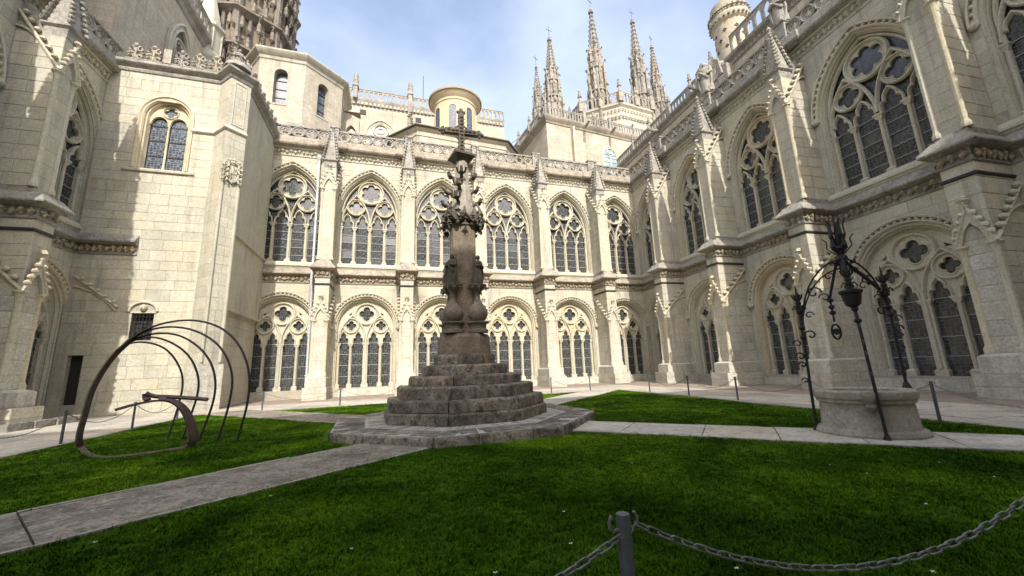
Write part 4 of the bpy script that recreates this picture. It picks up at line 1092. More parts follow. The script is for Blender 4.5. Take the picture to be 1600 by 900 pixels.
# cup shaped drum above the front post
mb = MB(); c = posts_[1][1]; mb.lathe([(.05, c.z-.38), (.13, c.z-.32), (.17, c.z-.1), (.2, c.z-.08), (.2, c.z-.03), (.05, c.z)], 10, (c.x, c.y)); mb.tube([c+Vector((0, 0, -.05)), APX], .05, 6); mb.tube([posts_[2][1], APX], .035, 6); mb.build('cup', M_IRON, ir)
hk = thing('pulley', 'black iron pulley hanging from the crown over the well', 'pulley', (WLX, WLY, 0))
pb = wl(-.22, 0, 2.15)
mb = MB(); mb.tube([APX-sdv*.1-Vector((0, 0, .05)), pb+Vector((0, 0, .75))], .028, 5); mb.tube([pb+Vector((0, 0, .75)), pb+Vector((0, 0, .22))], .02, 5)
for z in (.7, .55, .42): mb.knob(pb+Vector((0, 0, z)), .06)
mb.build('rod', M_IRON, hk)
mb = MB(); mb.tube([pb+sdv*(.075*math.cos(t_))+Vector((0, 0, .16*math.sin(t_))) for t_ in [2*PI*i/14 for i in range(14)]], .022, 5, closed=True); mb.build('yoke', M_IRON, hk)
mb = MB(); mb.lathe([(.02, -.03), (.07, -.03), (.055, 0), (.07, .03), (.02, .03)], 12); wh_ = mb.build('wheel', M_IRON, hk); wh_.location = pb; wh_.rotation_euler = (PI/2, 0, math.atan2(sdv.y, sdv.x))

# ------------------------------------------------------------------ rusted steel sculpture (curves measured on the spot, in metres)
sc_ = thing('steel_sculpture', 'rusted steel loop sculpture with five thin arching ribs on the left lawn', 'sculpture', (0, 0, 0))
HOOPS = [[(-6.84, 13.3, 2.67), (-6.57, 13.46, 2.73), (-6.22, 13.68, 2.61), (-5.97, 13.83, 2.3), (-5.79, 13.94, 1.88), (-5.74, 13.97, 1.57), (-5.74, 13.98, 1.26), (-5.8, 13.94, 0.67), (-5.92, 13.87, 0.02)],
 [(-6.81, 13.23, 2.69), (-6.44, 13.29, 2.85), (-6.09, 13.34, 2.8), (-5.66, 13.41, 2.54), (-5.35, 13.46, 2.16), (-5.16, 13.49, 1.63), (-5.16, 13.49, 1.18), (-5.26, 13.47, 0.64), (-5.41, 13.45, 0.02)],
 [(-6.84, 13.19, 2.63), (-6.44, 13.15, 2.87), (-5.94, 13.11, 2.94), (-5.48, 13.07, 2.82), (-5.02, 13.03, 2.47), (-4.72, 13.0, 2.05), (-4.57, 12.99, 1.54), (-4.58, 12.99, 1.03), (-4.69, 13.0, 0.55), (-4.86, 13.01, 0.02)],
 [(-6.89, 13.18, 2.56), (-6.49, 13.11, 2.94), (-5.98, 13.02, 3.09), (-5.45, 12.92, 3.06), (-4.96, 12.83, 2.88), (-4.52, 12.75, 2.56), (-4.22, 12.7, 2.1), (-4.07, 12.67, 1.59), (-4.1, 12.68, 1.03), (-4.18, 12.69, 0.54), (-4.33, 12.72, 0.02)],
 [(-6.94, 13.18, 2.49), (-6.59, 13.09, 2.87), (-6.08, 12.95, 3.14), (-5.47, 12.79, 3.25), (-4.92, 12.64, 3.2), (-4.41, 12.5, 3.0), (-3.99, 12.39, 2.63), (-3.71, 12.31, 2.15), (-3.56, 12.27, 1.65), (-3.55, 12.26, 1.02), (-3.63, 12.29, 0.55), (-3.76, 12.32, 0.02)]]
LOOP = [(-6.82, 13.36, 2.75), (-7.06, 13.23, 2.35), (-7.23, 13.14, 1.86), (-7.33, 13.08, 1.39), (-7.36, 13.06, 0.8), (-7.39, 13.05, 0.48), (-7.38, 13.05, 0.22)] + [(-7.42, 13.26, 0.03), (-6.75, 12.25, 0.03), (-6.3, 11.67, 0.03), (-5.83, 11.29, 0.03), (-5.47, 11.34, 0.03), (-5.02, 11.64, 0.03), (-4.73, 11.83, 0.03)] + [(-4.65, 12.03, 0.05), (-4.59, 12.05, 0.17), (-4.62, 12.04, 0.39), (-4.69, 12.02, 0.65), (-4.8, 11.97, 0.91), (-4.96, 11.91, 1.1), (-5.13, 11.85, 1.18), (-5.36, 11.76, 1.18), (-5.66, 11.64, 1.13), (-5.96, 11.52, 1.03)]
BAR = [(-5.58, 11.83, 1.37), (-5.52, 11.86, 1.32), (-5.41, 11.9, 1.27), (-5.25, 11.96, 1.26), (-5.06, 12.04, 1.23), (-4.81, 12.13, 1.19), (-4.48, 12.26, 1.13)]

def ribbon(mb, pts, W, wd, th, up0=None):
    pts = [Vector(p) for p in pts]; k = len(pts); W = Vector(W).normalized(); vs = []
    for i, p in enumerate(pts):
        d = (pts[min(i+1, k-1)]-pts[max(i-1, 0)]).normalized(); n_ = d.cross(W).normalized(); w2 = n_.cross(d).normalized()
        w_ = wd[i] if isinstance(wd, list) else wd
        vs += [p+w2*w_/2+n_*th/2, p-w2*w_/2+n_*th/2, p-w2*w_/2-n_*th/2, p+w2*w_/2-n_*th/2]
    fs = [(4*i+j, 4*i+(j+1) % 4, 4*i+4+(j+1) % 4, 4*i+4+j) for i in range(k-1) for j in range(4)]
    fs += [(3, 2, 1, 0), tuple(4*(k-1)+j for j in range(4))]
    mb.add(vs, fs)
def smooth_pts(p, it=3):
    p = [Vector(q) for q in p]
    for _ in range(it):
        o = [p[0]]
        for a, b in zip(p, p[1:]): o += [a.lerp(b, .25), a.lerp(b, .75)]
        p = o+[p[-1]]
    return p
for h in HOOPS:
    mb = MB(); mb.tube(smooth_pts([(-7.0, 13.18, 2.45)]+h[:-1]+[(h[-1][0], h[-1][1], -.1)], 2), .028, 6); mb.build('rib', M_THIN, sc_)
mb = MB(); lp = smooth_pts(LOOP, 2); ribbon(mb, lp, (.42, .9, .05), [(lambda u: .13 if u < .42 else .13+.15*(u-.42)/.2 if u < .62 else max(.09, .28-.19*(u-.62)/.33))(i/len(lp)) for i in range(len(lp))], .045); mb.build('loop_band', M_RUST, sc_, ang=.5)
mb = MB(); ribbon(mb, smooth_pts(BAR, 2), (.3, .7, .4), .085, .05); mb.knob(Vector(BAR[-1]), .05); mb.build('cross_bar', M_RUST, sc_, ang=.5)
mb = MB(); ribbon(mb, [(-5.3, 11.95, 1.27), (-5.25, 11.87, 1.21), (-5.2, 11.83, 1.18)], (.9, .4, 0), .14, .05); ribbon(mb, [(-5.5, 11.8, 1.2), (-5.58, 11.85, 1.26), (-5.6, 11.86, 1.35)], (.9, .4, 0), .12, .05); mb.build('weld_plate', M_RUST, sc_, ang=.5)
# ------------------------------------------------------------------ drainpipe on the back range
mb = MB(); mb.tube([(-5.72, -.28, 18.5), (-5.7, -.3, 10.2), (-5.69, -.55, 9.4), (-5.68, -.6, 8.3), (-5.66, -.3, 7.6), (-5.64, -.3, .9)], .085, 10)
for z in (16, 13.2, 10.4, 7, 4.4, 1.6): mb.tube([(-5.69, -.3, z-.03), (-5.69, -.3, z+.03)], .11, 10); mb.box(-5.6, -5.1, -.32, -.28, z-.02, z+.02)
mb.lathe([(.1, 18.3), (.2, 18.5), (.2, 18.62)], 8, (-5.72, -.28))
mb.build('drainpipe', M_PIPE, back)
# ------------------------------------------------------------------ ground
mb = MB(); mb.add([(-400, -400, -.06), (400, -400, -.06), (400, 400, -.06), (-400, 400, -.06)], [(0, 1, 2, 3)]); struct(mb.build('ground', M_SOIL, smooth=False))
mb = MB(); mb.box(-16, 24, -6, 31.8, -.06, -.012); wk = struct(mb.build('walkway', M_JOINT, smooth=False))
LAWN = [(-8.45, 1.45), (12.0, 1.45), (13.35, 19.0), (13.4, 22.1), (-8.45, 22.1)]
def lawn_right(y): return 12.0+(y-1.45)*1.4/20.65
# flagstones of the walks
wst = Stones(wk, 295)
def flags(x0, x1, y0, y1, along_x, wrow, lmin, lmax, w):
    a0, a1, b0, b1 = (x0, x1, y0, y1) if along_x else (y0, y1, x0, x1)
    b = b0
    while b < b1-.05:
        wd = min(wrow*R.uniform(.85, 1.15), b1-b)
        if b1-b-wd < .35: wd = b1-b
        a = a0-R.uniform(0, .6)
        while a < a1:
            l = R.uniform(lmin, lmax); p, q = max(a, a0), min(a+l, a1); a += l
            if q-p < .05: continue
            e = R.uniform(-.006, .006)
            bb = (p+.005, q-.005, b+.005, b+wd-.005) if along_x else (b+.005, b+wd-.005, p+.005, q-.005)
            wst.box(bb[0], bb[1], bb[2], bb[3], -.05, .004+e, M_FLAG, w/(.1))
        b += wd
flags(-9.0, 17, 22.4, 27.2, True, .95, 1.1, 2.2, .6)
flags(-14.6, -8.75, 8, 25.4, False, .95, 1.1, 2.2, 1.3)
flags(13.75, 17.5, 4, 22.4, False, .9, 1.0, 2.0, 1.3)
flags(-8, 24, -5.5, 1.1, True, 1.2, 1.4, 2.4, .2)
wst.flush('flagstone')
# bare reddish strip at the foot of the back and right walls
mb = MB(); mb.box(-9, 21, 27.25, 31.6, -.02, .0); mb.box(17.6, 21.5, 3, 27.25, -.02, .0); struct(mb.build('gravel_strip', M_SOIL, smooth=False))
# kerb round the lawn
kb = obj('kerb', None); struct(kb)
def kerb_run(a, b):
    dx, dy = b[0]-a[0], b[1]-a[1]; L = math.hypot(dx, dy); s_ = 0; ang = math.atan2(dy, dx)
    while s_ < L-.1:
        l = min(R.uniform(.9, 1.6), L-s_); c = s_+l/2
        obj('kerb_stone', UNIT(M_KERB), kb, (a[0]+dx/L*c, a[1]+dy/L*c, R.uniform(-.01, .005)), (0, 0, ang+R.uniform(-.004, .004)), (l-.012, .24, .1+R.uniform(0, .015))); s_ += l
kerb_run((-8.6, 1.3), (-8.6, 22.25)); kerb_run((-8.4, 22.3), (13.4, 22.3)); kerb_run((13.55, 22.1), (13.5, 19)); kerb_run((13.5, 19), (12.2, 1.3)); kerb_run((-8.4, 1.25), (12.0, 1.25))
# lawn: gently uneven sheet
mb = MB(); nx_, ny_ = 88, 84; vs = []
from mathutils import noise as mnoise
for j in range(ny_+1):
    y = 1.42+(22.12-1.42)*j/ny_
    for i in range(nx_+1):
        x = -8.47+(lawn_right(y)+8.5)*i/nx_
        vs.append((x, y, .03+.025*mnoise.noise((x*.35, y*.35, 0))+.012*mnoise.noise((x*1.6, y*1.6, 3))))
mb.add(vs, [(j*(nx_+1)+i, j*(nx_+1)+i+1, (j+1)*(nx_+1)+i+1, (j+1)*(nx_+1)+i) for j in range(ny_) for i in range(nx_)])
lawn = mb.build('lawn', M_GRASS); struct(lawn)
# diagonal paths of big slabs
PATHS = []
def path(name, a, b, wd, lmin, lmax, z, extra=0):
    pt = obj(name, None); struct(pt); dx, dy = b[0]-a[0], b[1]-a[1]; L = math.hypot(dx, dy); ang = math.atan2(dy, dx); s_ = 0
    PATHS.append((a, b, wd))
    nx, ny = -dy/L, dx/L
    while s_ < L-.1:
        l = min(R.uniform(lmin, lmax), L-s_); l = l if L-s_-l > .6 else L-s_
        mb = MB(); m_ = max(6, int(l/.16)); rr = random.Random(int(s_*100)); vs = []
        g = .012
        ed = [[rr.uniform(-.03, .025) for _ in range(m_+1)] for _ in range(2)]
        cols = [-.5, -.47, -.25, 0, .25, .47, .5]
        for i in range(m_+1):
            t_ = s_+g+(l-2*g)*i/m_
            for ci, c in enumerate(cols):
                o = c*wd+(ed[0][i] if ci <= 1 else ed[1][i] if ci >= 5 else 0)
                zz = z+(-.035 if ci in (0, 6) else 0)+mnoise.noise((t_*1.3, c*3, s_))*.012
                vs.append((a[0]+dx/L*t_+nx*o, a[1]+dy/L*t_+ny*o, zz))
        nc = len(cols)
        fs = [(i*nc+j, (i+1)*nc+j, (i+1)*nc+j+1, i*nc+j+1) for i in range(m_) for j in range(nc-1)]
        # drop the four edges below the grass
        k = len(vs); rim = [j for j in range(nc)]+[i*nc+nc-1 for i in range(1, m_+1)]+[m_*nc+j for j in range(nc-2, -1, -1)]+[i*nc for i in range(m_-1, 0, -1)]
        vs += [(vs[q][0], vs[q][1], z-.1) for q in rim]
        n_ = len(rim); fs += [(rim[i], rim[(i+1) % n_], k+(i+1) % n_, k+i) for i in range(n_)]
        mb.add(vs, fs); mb.build('slab', M_FLAG if extra else M_PATH, pt, ang=.5)
        for e in (-1, 1):
            t0_ = s_
            while t0_ < s_+l-.1:
                q = min(rr.uniform(.5, 1.3), s_+l-t0_); c = t0_+q/2; o = e*(wd/2+.01+rr.uniform(-.015, .012))
                obj('edge_stone', UNIT(M_KERB), pt, (a[0]+dx/L*c+nx*o, a[1]+dy/L*c+ny*o, z-.05+rr.uniform(-.008, .004)), (0, 0, ang+rr.uniform(-.014, .014)), (q-.01, rr.uniform(.05, .1), .1)); t0_ += q
        s_ += l
path('path', (.3, 9.65), (-9.5, 2.2), 1.85, 5.35, 5.45, .062)
path('path', (4.6, 10.3), (12.6, 2.0), 1.62, 1.1, 1.9, .06, 1)
path('path', (-.3, 14.6), (-7.6, 22.9), 1.8, 1.5, 2.6, .06)
path('path', (4.6, 15.0), (13.0, 22.6), 1.8, 1.5, 2.6, .06, 1)
# ------------------------------------------------------------------ grass blades
def on_lawn(x, y):
    if (x-CX)**2+(y-CY)**2 < 3.98**2: return False
    if (x-WLX)**2+(y-WLY)**2 < .84: return False
    for a, b, wd in PATHS:
        dx, dy = b[0]-a[0], b[1]-a[1]; L = math.hypot(dx, dy); u = ((x-a[0])*dx+(y-a[1])*dy)/L; v = abs((x-a[0])*-dy+(y-a[1])*dx)/L
        if -.1 < u < L and v < wd/2-.02+.05*mnoise.noise((x*4, y*4, 0)): return False
    return True
rr_ = random.Random(5)
tuft_me = []
for k in range(4):
    mb = MB()
    for i in range(13):
        a = rr_.uniform(0, 2*PI); r_ = rr_.uniform(0, .07); x, y = r_*math.cos(a), r_*math.sin(a)
        h = rr_.uniform(.016, .038); w_ = rr_.uniform(.0025, .0045); b = rr_.uniform(0, 2*PI); lx, ly = math.cos(b)*h*rr_.uniform(.3, 1.1), math.sin(b)*h*rr_.uniform(.3, 1.1); px_, py_ = -math.sin(b)*w_, math.cos(b)*w_
        mb.add([(x-px_, y-py_, 0), (x+px_, y+py_, 0), (x+lx*.4+px_*.8, y+ly*.4+py_*.8, h*.6), (x+lx*.4-px_*.8, y+ly*.4-py_*.8, h*.6), (x+lx, y+ly, h)], [(0, 1, 2, 3), (3, 2, 4)])
    tuft_me.append(mb.mesh('grass_tuft', M_GRASS, False))
tcol = bpy.data.collections.new("grass_tufts")
for me in tuft_me: tcol.objects.link(bpy.data.objects.new('grass_tuft', me))
pts = []
def scatter(n, x0, x1, y0, y1, keep):
    for _ in range(n):
        x, y = rr_.uniform(x0, x1), rr_.uniform(y0, y1)
        if x < lawn_right(y)-.02 and on_lawn(x, y) and rr_.random() < keep(x, y): pts.append((x, y, .028+.025*mnoise.noise((x*.35, y*.35, 0))))
def keepf(x, y):
    d = math.hypot(x, y); ang = math.atan2(x, y)
    if d > 2 and not (-.75 < ang < 1.35): return 0
    return min(1, (5.5/d)**1.3)
scatter(260000, -8.4, 13.3, 1.45, 22.05, keepf)
gm = bpy.data.meshes.new("grass"); gm.from_pydata(pts, [], []); go = bpy.data.objects.new("grass", gm); COL.objects.link(go); go['kind'] = 'stuff'
ng = bpy.data.node_groups.new("grass_scatter", 'GeometryNodeTree'); ng.interface.new_socket("Geometry", in_out='INPUT', socket_type='NodeSocketGeometry'); ng.interface.new_socket("Geometry", in_out='OUTPUT', socket_type='NodeSocketGeometry')
gi, go_ = ng.nodes.new("NodeGroupInput"), ng.nodes.new("NodeGroupOutput"); ci = ng.nodes.new("GeometryNodeCollectionInfo"); ip = ng.nodes.new("GeometryNodeInstanceOnPoints")
ci.inputs['Collection'].default_value = tcol; ci.inputs['Separate Children'].default_value = True; ip.inputs['Pick Instance'].default_value = True
rv = ng.nodes.new("FunctionNodeRandomValue"); rv.data_type = 'FLOAT_VECTOR'; rv.inputs[0].default_value = (-.15, -.15, 0); rv.inputs[1].default_value = (.15, .15, 6.28)
rs = ng.nodes.new("FunctionNodeRandomValue"); rs.data_type = 'FLOAT'; rs.inputs[2].default_value = .7; rs.inputs[3].default_value = 1.35; rs.inputs['Seed'].default_value = 3
ng.links.new(gi.outputs[0], ip.inputs['Points']); ng.links.new(ci.outputs[0], ip.inputs['Instance']); ng.links.new(rv.outputs[0], ip.inputs['Rotation']); ng.links.new(rs.outputs[1], ip.inputs['Scale']); ng.links.new(ip.outputs[0], go_.inputs[0])
md = go.modifiers.new("scatter", 'NODES'); md.node_group = ng
mb = MB()
for _ in range(60):
    x, y = rr_.uniform(-6, 12), rr_.uniform(2, 12)
    if on_lawn(x, y):
        for k in range(3): a = k*2.1; mb.add([(x, y, .075), (x+.02*math.cos(a), y+.02*math.sin(a), .08), (x+.02*math.cos(a+1.2), y+.02*math.sin(a+1.2), .078)], [(0, 1, 2)])
mb.build('fallen_petals', M_CLOVER, smooth=False, kind='stuff')
# ------------------------------------------------------------------ posts and chains
def make_post():
    root = obj('barrier_post', None)
    mb = MB(); mb.lathe([(.034, 0), (.034, .93), (.031, .945), (.0, .948)], 14); mb.build('tube', M_POST, root, ang=.5)
    for s in (-1, 1):
        mb = MB(); mb.tube([(s*.03, 0, .88), (s*.055, 0, .875), (s*.075, 0, .89), (s*.078, 0, .92), (s*.062, 0, .945)], .0085, 6); mb.build('hook', M_CHAIN, root)
    return root
P0 = make_post()
ords = ['nearest', 'second', 'third', 'fourth', 'fifth', 'sixth', 'seventh', 'eighth', 'ninth']
def post(x, y, rz, label, first=[True]):
    o = P0 if first[0] else copy_tree(P0); first[0] = False
    o.location = (x, y, 0); o.rotation_euler = (0, 0, rz); tag(o, label, 'post', 'posts of the chain barrier round the lawn'); return o
def link_mesh():
    mb = MB(); pts_ = [(0.0150*math.cos(PI/2+PI*i/6)-.022, 0.0150*math.sin(PI/2+PI*i/6), 0) for i in range(7)]+[(0.0150*math.cos(-PI/2+PI*i/6)+.022, 0.0150*math.sin(-PI/2+PI*i/6), 0) for i in range(7)]
    mb.tube(pts_, .0051, 6, closed=True); return mb.mesh('link', M_CHAIN, True, 1.2)
LINK = link_mesh()
def chain(a, b, sag, label, near):
    a, b = Vector(a), Vector(b); n = 400
    cp = [a.lerp(b, i/n)-Vector((0, 0, 4*sag*(i/n)*(1-i/n))) for i in range(n+1)]
    if near:
        root = thing('barrier_chain', label, 'chain', a, 0, 'chains of the barrier round the lawn')
        acc = 0; nxt = .03; k = 0
        for p, q in zip(cp, cp[1:]):
            l = (q-p).length
            while acc+l > nxt:
                c = p.lerp(q, (nxt-acc)/l); d = (q-p).normalized(); qt = d.to_track_quat('X', 'Z'); e = (qt.to_matrix() @ Matrix.Rotation(.4+(k % 2)*PI/2, 3, 'X')).to_euler()
                obj('link', LINK, root, c-a, e); nxt += .0635; k += 1
            acc += l
    else:
        mb = MB(); pts_ = cp[::16]
        for k, (p, q) in enumerate(zip(cp[::8], cp[8::8])):
            d = (q-p); sd = d.cross(Vector((0, 0, 1))).normalized() if k % 2 else d.cross(d.cross(Vector((0, 0, 1)))).normalized()
            m_ = (p+q)/2; mb.tube([m_-d*.62, m_-d*.3+sd*.014, m_+d*.3+sd*.014, m_+d*.62, m_+d*.3-sd*.014, m_-d*.3-sd*.014], .006, 4, closed=True)
        o = mb.build('barrier_chain', M_CHAIN); tag(o, label, 'chain', 'chains of the barrier round the lawn')
def run(pts_, rz, lab, clab, sag):
    for i, (x, y) in enumerate(pts_): post(x, y, rz, lab(i))
    for i, (p, q) in enumerate(zip(pts_, pts_[1:])): chain((p[0], p[1], .88), (q[0], q[1], .88), sag, clab(i), False)
post(1.08, 1.81, .05, 'grey steel post with hooks in the foreground, closest to the viewer')
chain((1.15, 1.81, .89), (3.66, 1.41, .93), .32, 'thick grey chain sagging across the bottom right foreground', True)
chain((-1.9, 1.85, .88), (1.14, 1.80, .89), .34, 'grey chain running from the foreground post out of the bottom edge', True)
post(3.74, 1.4, -.15, 'grey post just outside the lower right, holding the far end of the foreground chain'); post(-1.9, 1.85, 0, 'grey post just outside the bottom edge, left of the foreground post')
LP = [(-8.55, 8.4), (-8.55, 11.42), (-8.55, 14.44), (-8.5, 17.5), (-8.45, 20.45), (-5.85, 22.33), (-2.4, 22.45), (.6, 22.45), (3.5, 22.45), (6.45, 22.45), (9.3, 22.5), (11.85, 22.4), (13.5, 18.75), (13.45, 15.73), (13.25, 12.79), (12.85, 9.55), (12.45, 6.31), (12.1, 3.2)]
PL = ['grey post outside the left edge of the view', 'grey post at the left edge, left of the sculpture', 'grey post beside the left leg of the rusted sculpture', 'grey post seen through the rusted sculpture, under its curled end', 'slim grey post behind the thin ribs of the sculpture', 'grey post before the leftmost lower window of the sunlit range', 'grey post in front of the second lower window, left of the cross steps', 'grey post on the far lawn edge, behind the left part of the cross steps', 'grey post on the far lawn edge, straight behind the stone cross', 'grey post on the far lawn edge, behind the right part of the cross steps', 'thin grey post just right of the cross steps, before a pale buttress', 'thin grey post before the fifth lower window of the sunlit range', 'grey post at the far right corner of the lawn', 'grey post before the second buttress of the shaded range', 'grey post before the third lower window bay of the shaded range', 'grey post close behind the left side of the well', 'dark grey post to the right of the well', 'grey post outside the right edge of the view']
for (x, y), l in zip(LP, PL): post(x, y, 0 if y > 22 else PI/2, l)
CL = ['outside the left edge', 'entering from the left edge', 'left of the sculpture', 'behind the sculpture', 'behind the thin ribs', 'before the first buttress of the sunlit range', 'left of the cross steps', 'behind the left part of the steps', 'straight behind the stone cross', 'behind the right part of the steps', 'before the fifth lower window', 'crossing the far right corner of the lawn', 'before the nearest shaded corner buttress', 'before the second shaded buttress', 'before the third shaded bay', 'behind the well', 'right of the well']
for (p, q), l in zip(zip(LP, LP[1:]), CL): chain((p[0], p[1], .88), (q[0], q[1], .88), .42, 'thin grey barrier chain sagging '+l, False)

# ================================================================== things above and behind the ranges
def arched_pts(hw, z0, zs, n=10): return arch_r(0, hw, z0, zs, n)
def arcade(mb, a, b, z0, z1, step=.62, th=.16, pointed=True):
    """balustrade of little arches from a to b (x,y)"""
    dx, dy = b[0]-a[0], b[1]-a[1]; L = math.hypot(dx, dy); n = max(1, round(L/step)); s_ = L/n; ux, uy = dx/L, dy/L
    sub = MB(); holes = []
    for i in range(n):
        c = s_*(i+.5); hw = s_*.34; zt = z1-.16
        if pointed: holes.append([(c-hw, z0+.14), (c-hw, zt-hw*1.5), (c-hw*.6, zt-hw*.5), (c, zt), (c+hw*.6, zt-hw*.5), (c+hw, zt-hw*1.5), (c+hw, z0+.14)])
        else: holes.append([(c-hw, z0+.14), (c-hw, zt), (c+hw, zt), (c+hw, z0+.14)])
    sub.prism_xz([(0, z0), (L, z0), (L, z1), (0, z1)], -th/2, th/2, holes, back=True)
    sub.box(0, L, -th*.8, th*.8, z1, z1+.1)
    mb.add([(a[0]+ux*x-uy*y, a[1]+uy*x+ux*y, z) for x, y, z in sub.v], sub.f)
def finial(mb, x, y, z, h, r=.16):
    mb.box(x-r*1.3, x+r*1.3, y-r*1.3, y+r*1.3, z, z+h*.35)
    mb.lathe([(r*1.2, z+h*.35), (r*1.5, z+h*.4), (r*.9, z+h*.45), (r*.7, z+h*.6), (r*1.3, z+h*.64), (r*.6, z+h*.68), (r*1.0, z+h*.78), (r*.4, z+h*.82), (r*.7, z+h*.9), (r*.1, z+h)], 6, (x, y))
# polygonal chapel
ch = thing('polygonal_chapel', 'cream octagonal chapel with plain cornice rising behind the left of the sunlit range', 'building')
CP = [(-16.4, 44.6), (-13.57, 40.6), (-9.29, 40.6), (-6.0, 43.6), (-6.0, 47.9), (-9.3, 51), (-13.5, 51), (-16.4, 48.5)]
for i in range(8):
    a, b = CP[i], CP[(i+1) % 8]; L = math.hypot(b[0]-a[0], b[1]-a[1])
    mb = MB(); holes = [arch_r(L*.48, .62, 29.0, 32.4, 10)] if i in (1, 2, 3) else []
    mb.prism_xz([(0, 18), (L, 18), (L, 34.4), (0, 34.4)], 0, .75, holes)
    if i in (1, 2, 3): mb.box(L*.48-.8, L*.48+.8, -.05, .02, 28.8, 28.97)
    o = mb.build('wall', M_BACK, ch, smooth=False); o.location = (a[0], a[1], 0); o.rotation_euler = (0, 0, math.atan2(b[1]-a[1], b[0]-a[0]))
    if i in (1, 2, 3):
        mb = MB(); mb.prism_xz(arch_r(L*.48, .64, 29.0, 32.4, 10), .66, .7); p = mb.build('pane', M_GLASSB, o, smooth=False)
        mb = MB()
        for z in (30, 31, 32): mb.box(L*.48-.62, L*.48+.62, .6, .64, z-.03, z+.03)
        mb.build('bars', M_IRON, o, smooth=False)
mb = MB(); mb.sweep_plan(CP, [(0, 33.9), (.1, 34.0), (.15, 34.3), (.5, 34.6), (.6, 34.8), (.6, 34.95), (-5.0, 36.4)], closed=True); mb.build('cornice_roof', M_LIME, ch, ang=.4)
mb = MB(); mb.sweep_plan(CP, [(0, 25.4), (.5, 25.6), (.5, 25.9), (.0, 27.0)], closed=True); mb.build('plinth_roof', M_GREY, ch, ang=.4)
# nave wall with arcaded balustrade
nv = thing('nave_wall', 'long cream church wall with arcaded balustrade and half-hidden arched window', 'building')
mb = MB(); mb.box(-8, 16, 52, 53, 18, 39.1); mb.build('wall', M_BACK, nv, smooth=False)
mb = MB(); mb.sweep_plan([(-8, 52), (16, 52)], [(0, 38.1), (.12, 38.2), (.12, 38.35), (.35, 38.8), (.4, 39.0), (.4, 39.15), (-.2, 39.2)]); mb.build('cornice', M_GREY, nv)
mb = MB()
for i in range(44): mb.box(-7.9+i*.54, -7.62+i*.54, 51.7, 52, 38.2, 38.55)
mb.build('corbel_table', M_LIME, nv, smooth=False, kind='stuff')
mb = MB(); arcade(mb, (-8, 51.9), (16, 51.9), 39.15, 40.55, .62); mb.build('balustrade', M_GREY, nv, smooth=False)
for x in (-5.45, 1.9, 9.2):
    mb = MB(); mb.box(x-.28, x+.28, 51.2, 52, 36 if x > 0 else 38.8, 41.4); mb.box(x-.4, x+.4, 51.1, 51.9, 40.6, 40.75)
    mb.lathe([(.38, 41.4), (.42, 41.6), (.3, 41.9), (.33, 42.4), (.2, 42.8)], 6, (x, 51.6)); 
    if x > 0:
        mb.lathe([(.2, 34), (.5, 34.6), (.45, 35.4), (.3, 36)], 6, (x, 51.5))
        rr_ = random.Random(2)
        for k in range(10): mb.leaf((x+rr_.uniform(-.3, .3), 51.2, 34.5+k*.35), (rr_.uniform(-.6, .6), -1, 0), (0, 0, 1), .28, rr_)
    mb.build('pinnacle_pier', M_BACKG, nv, smooth=False)
nw = obj('window', None, nv, (-1.95, 52, 0))
mb = MB(); mb.sweep_xz(arch_path(0, 2.2, 29, 33.6, 36.3, 10), [(.0, -.0), (0, -.25), (-.25, -.25), (-.3, -.1), (-.55, -.1), (-.55, -.0)]); mb.sweep_xz(circle(0, 34.5, .95, 24), roll(.16, .2, -.02), True); mb.sweep_xz(circle(0, 34.5, .45, 16), roll(.1, .12, -.02), True); mb.build('tracery', M_LIME, nw)
mb = MB(); mb.prism_xz(arch_path(0, 1.7, 29, 33.6, 35.7, 10), -.02, .02); mb.build('pane', M_GLASSB, nw, smooth=False)
mb = MB()
for x in (-4.4, 3.1): mb.box(x-.4, x+.4, 51.9, 52.1, 36.8, 37.5)
mb.build('putlog_holes', M_DOOR, nv, smooth=False)
mb = MB(); mb.tube([(3.75, 52, 40.3), (3.75, 52, 44.6)], .04, 5); tag(mb.build('lightning_rod', M_IRON), 'thin lightning rod standing on the nave balustrade left of the round turret', 'rod')
# lean-to arch between chapel and nave
mb = MB(); mb.prism_xz([(-6.4, 20), (-6.4, 33.2), (-4.3, 32.2), (-4.3, 20)], 46.2, 47, [arch_path(-5.2, .55, 26, 30.2, 31.2, 6)], back=True); mb.frus(-6.5, -4.2, 46.0, 47.2, 32.9, -6.5, -4.2, 46.2, 47.1, 33.0)
tag(mb.build('flying_buttress', M_BACK, smooth=False), 'small arched cream buttress between the octagonal chapel and the long nave wall', 'buttress')
# round lantern turret
rt_t = thing('round_lantern', 'round ochre lantern turret with arched windows and a wide domed cornice', 'turret', (7.5, 46, 0))
mb = MB(); mb.lathe([(2.75, 20), (2.75, 34.9), (2.85, 35.0), (2.85, 35.3), (2.95, 35.4), (3.1, 35.6), (3.3, 35.85), (3.35, 36.0)], 40); mb.build('drum', M_OCHRE, rt_t, ang=.4)
mb = MB(); mb.lathe([(3.2, 35.95), (3.5, 36.0), (3.52, 36.25), (3.3, 36.3), (2.6, 37.0), (1.2, 37.6), (.1, 37.8)], 40); mb.build('dome', M_FRIEZE, rt_t, ang=.4)
for k in range(8):
    a = -PI/2-.28+k*PI/4; o = obj('window', None, rt_t, (2.72*math.cos(a), 2.72*math.sin(a), 0), (0, 0, a+PI/2))
    mb = MB(); mb.sweep_xz(arch_r(0, .62, 31, 33.7, 10), [(0, .1), (0, -.12), (-.14, -.14), (-.16, .1)]); mb.build('surround', M_OCHRE, o)
    mb = MB(); mb.prism_xz(arch_r(0, .6, 31, 33.7, 10), -.09, .0); mb.build('pane', M_GLASSB, o, smooth=False)
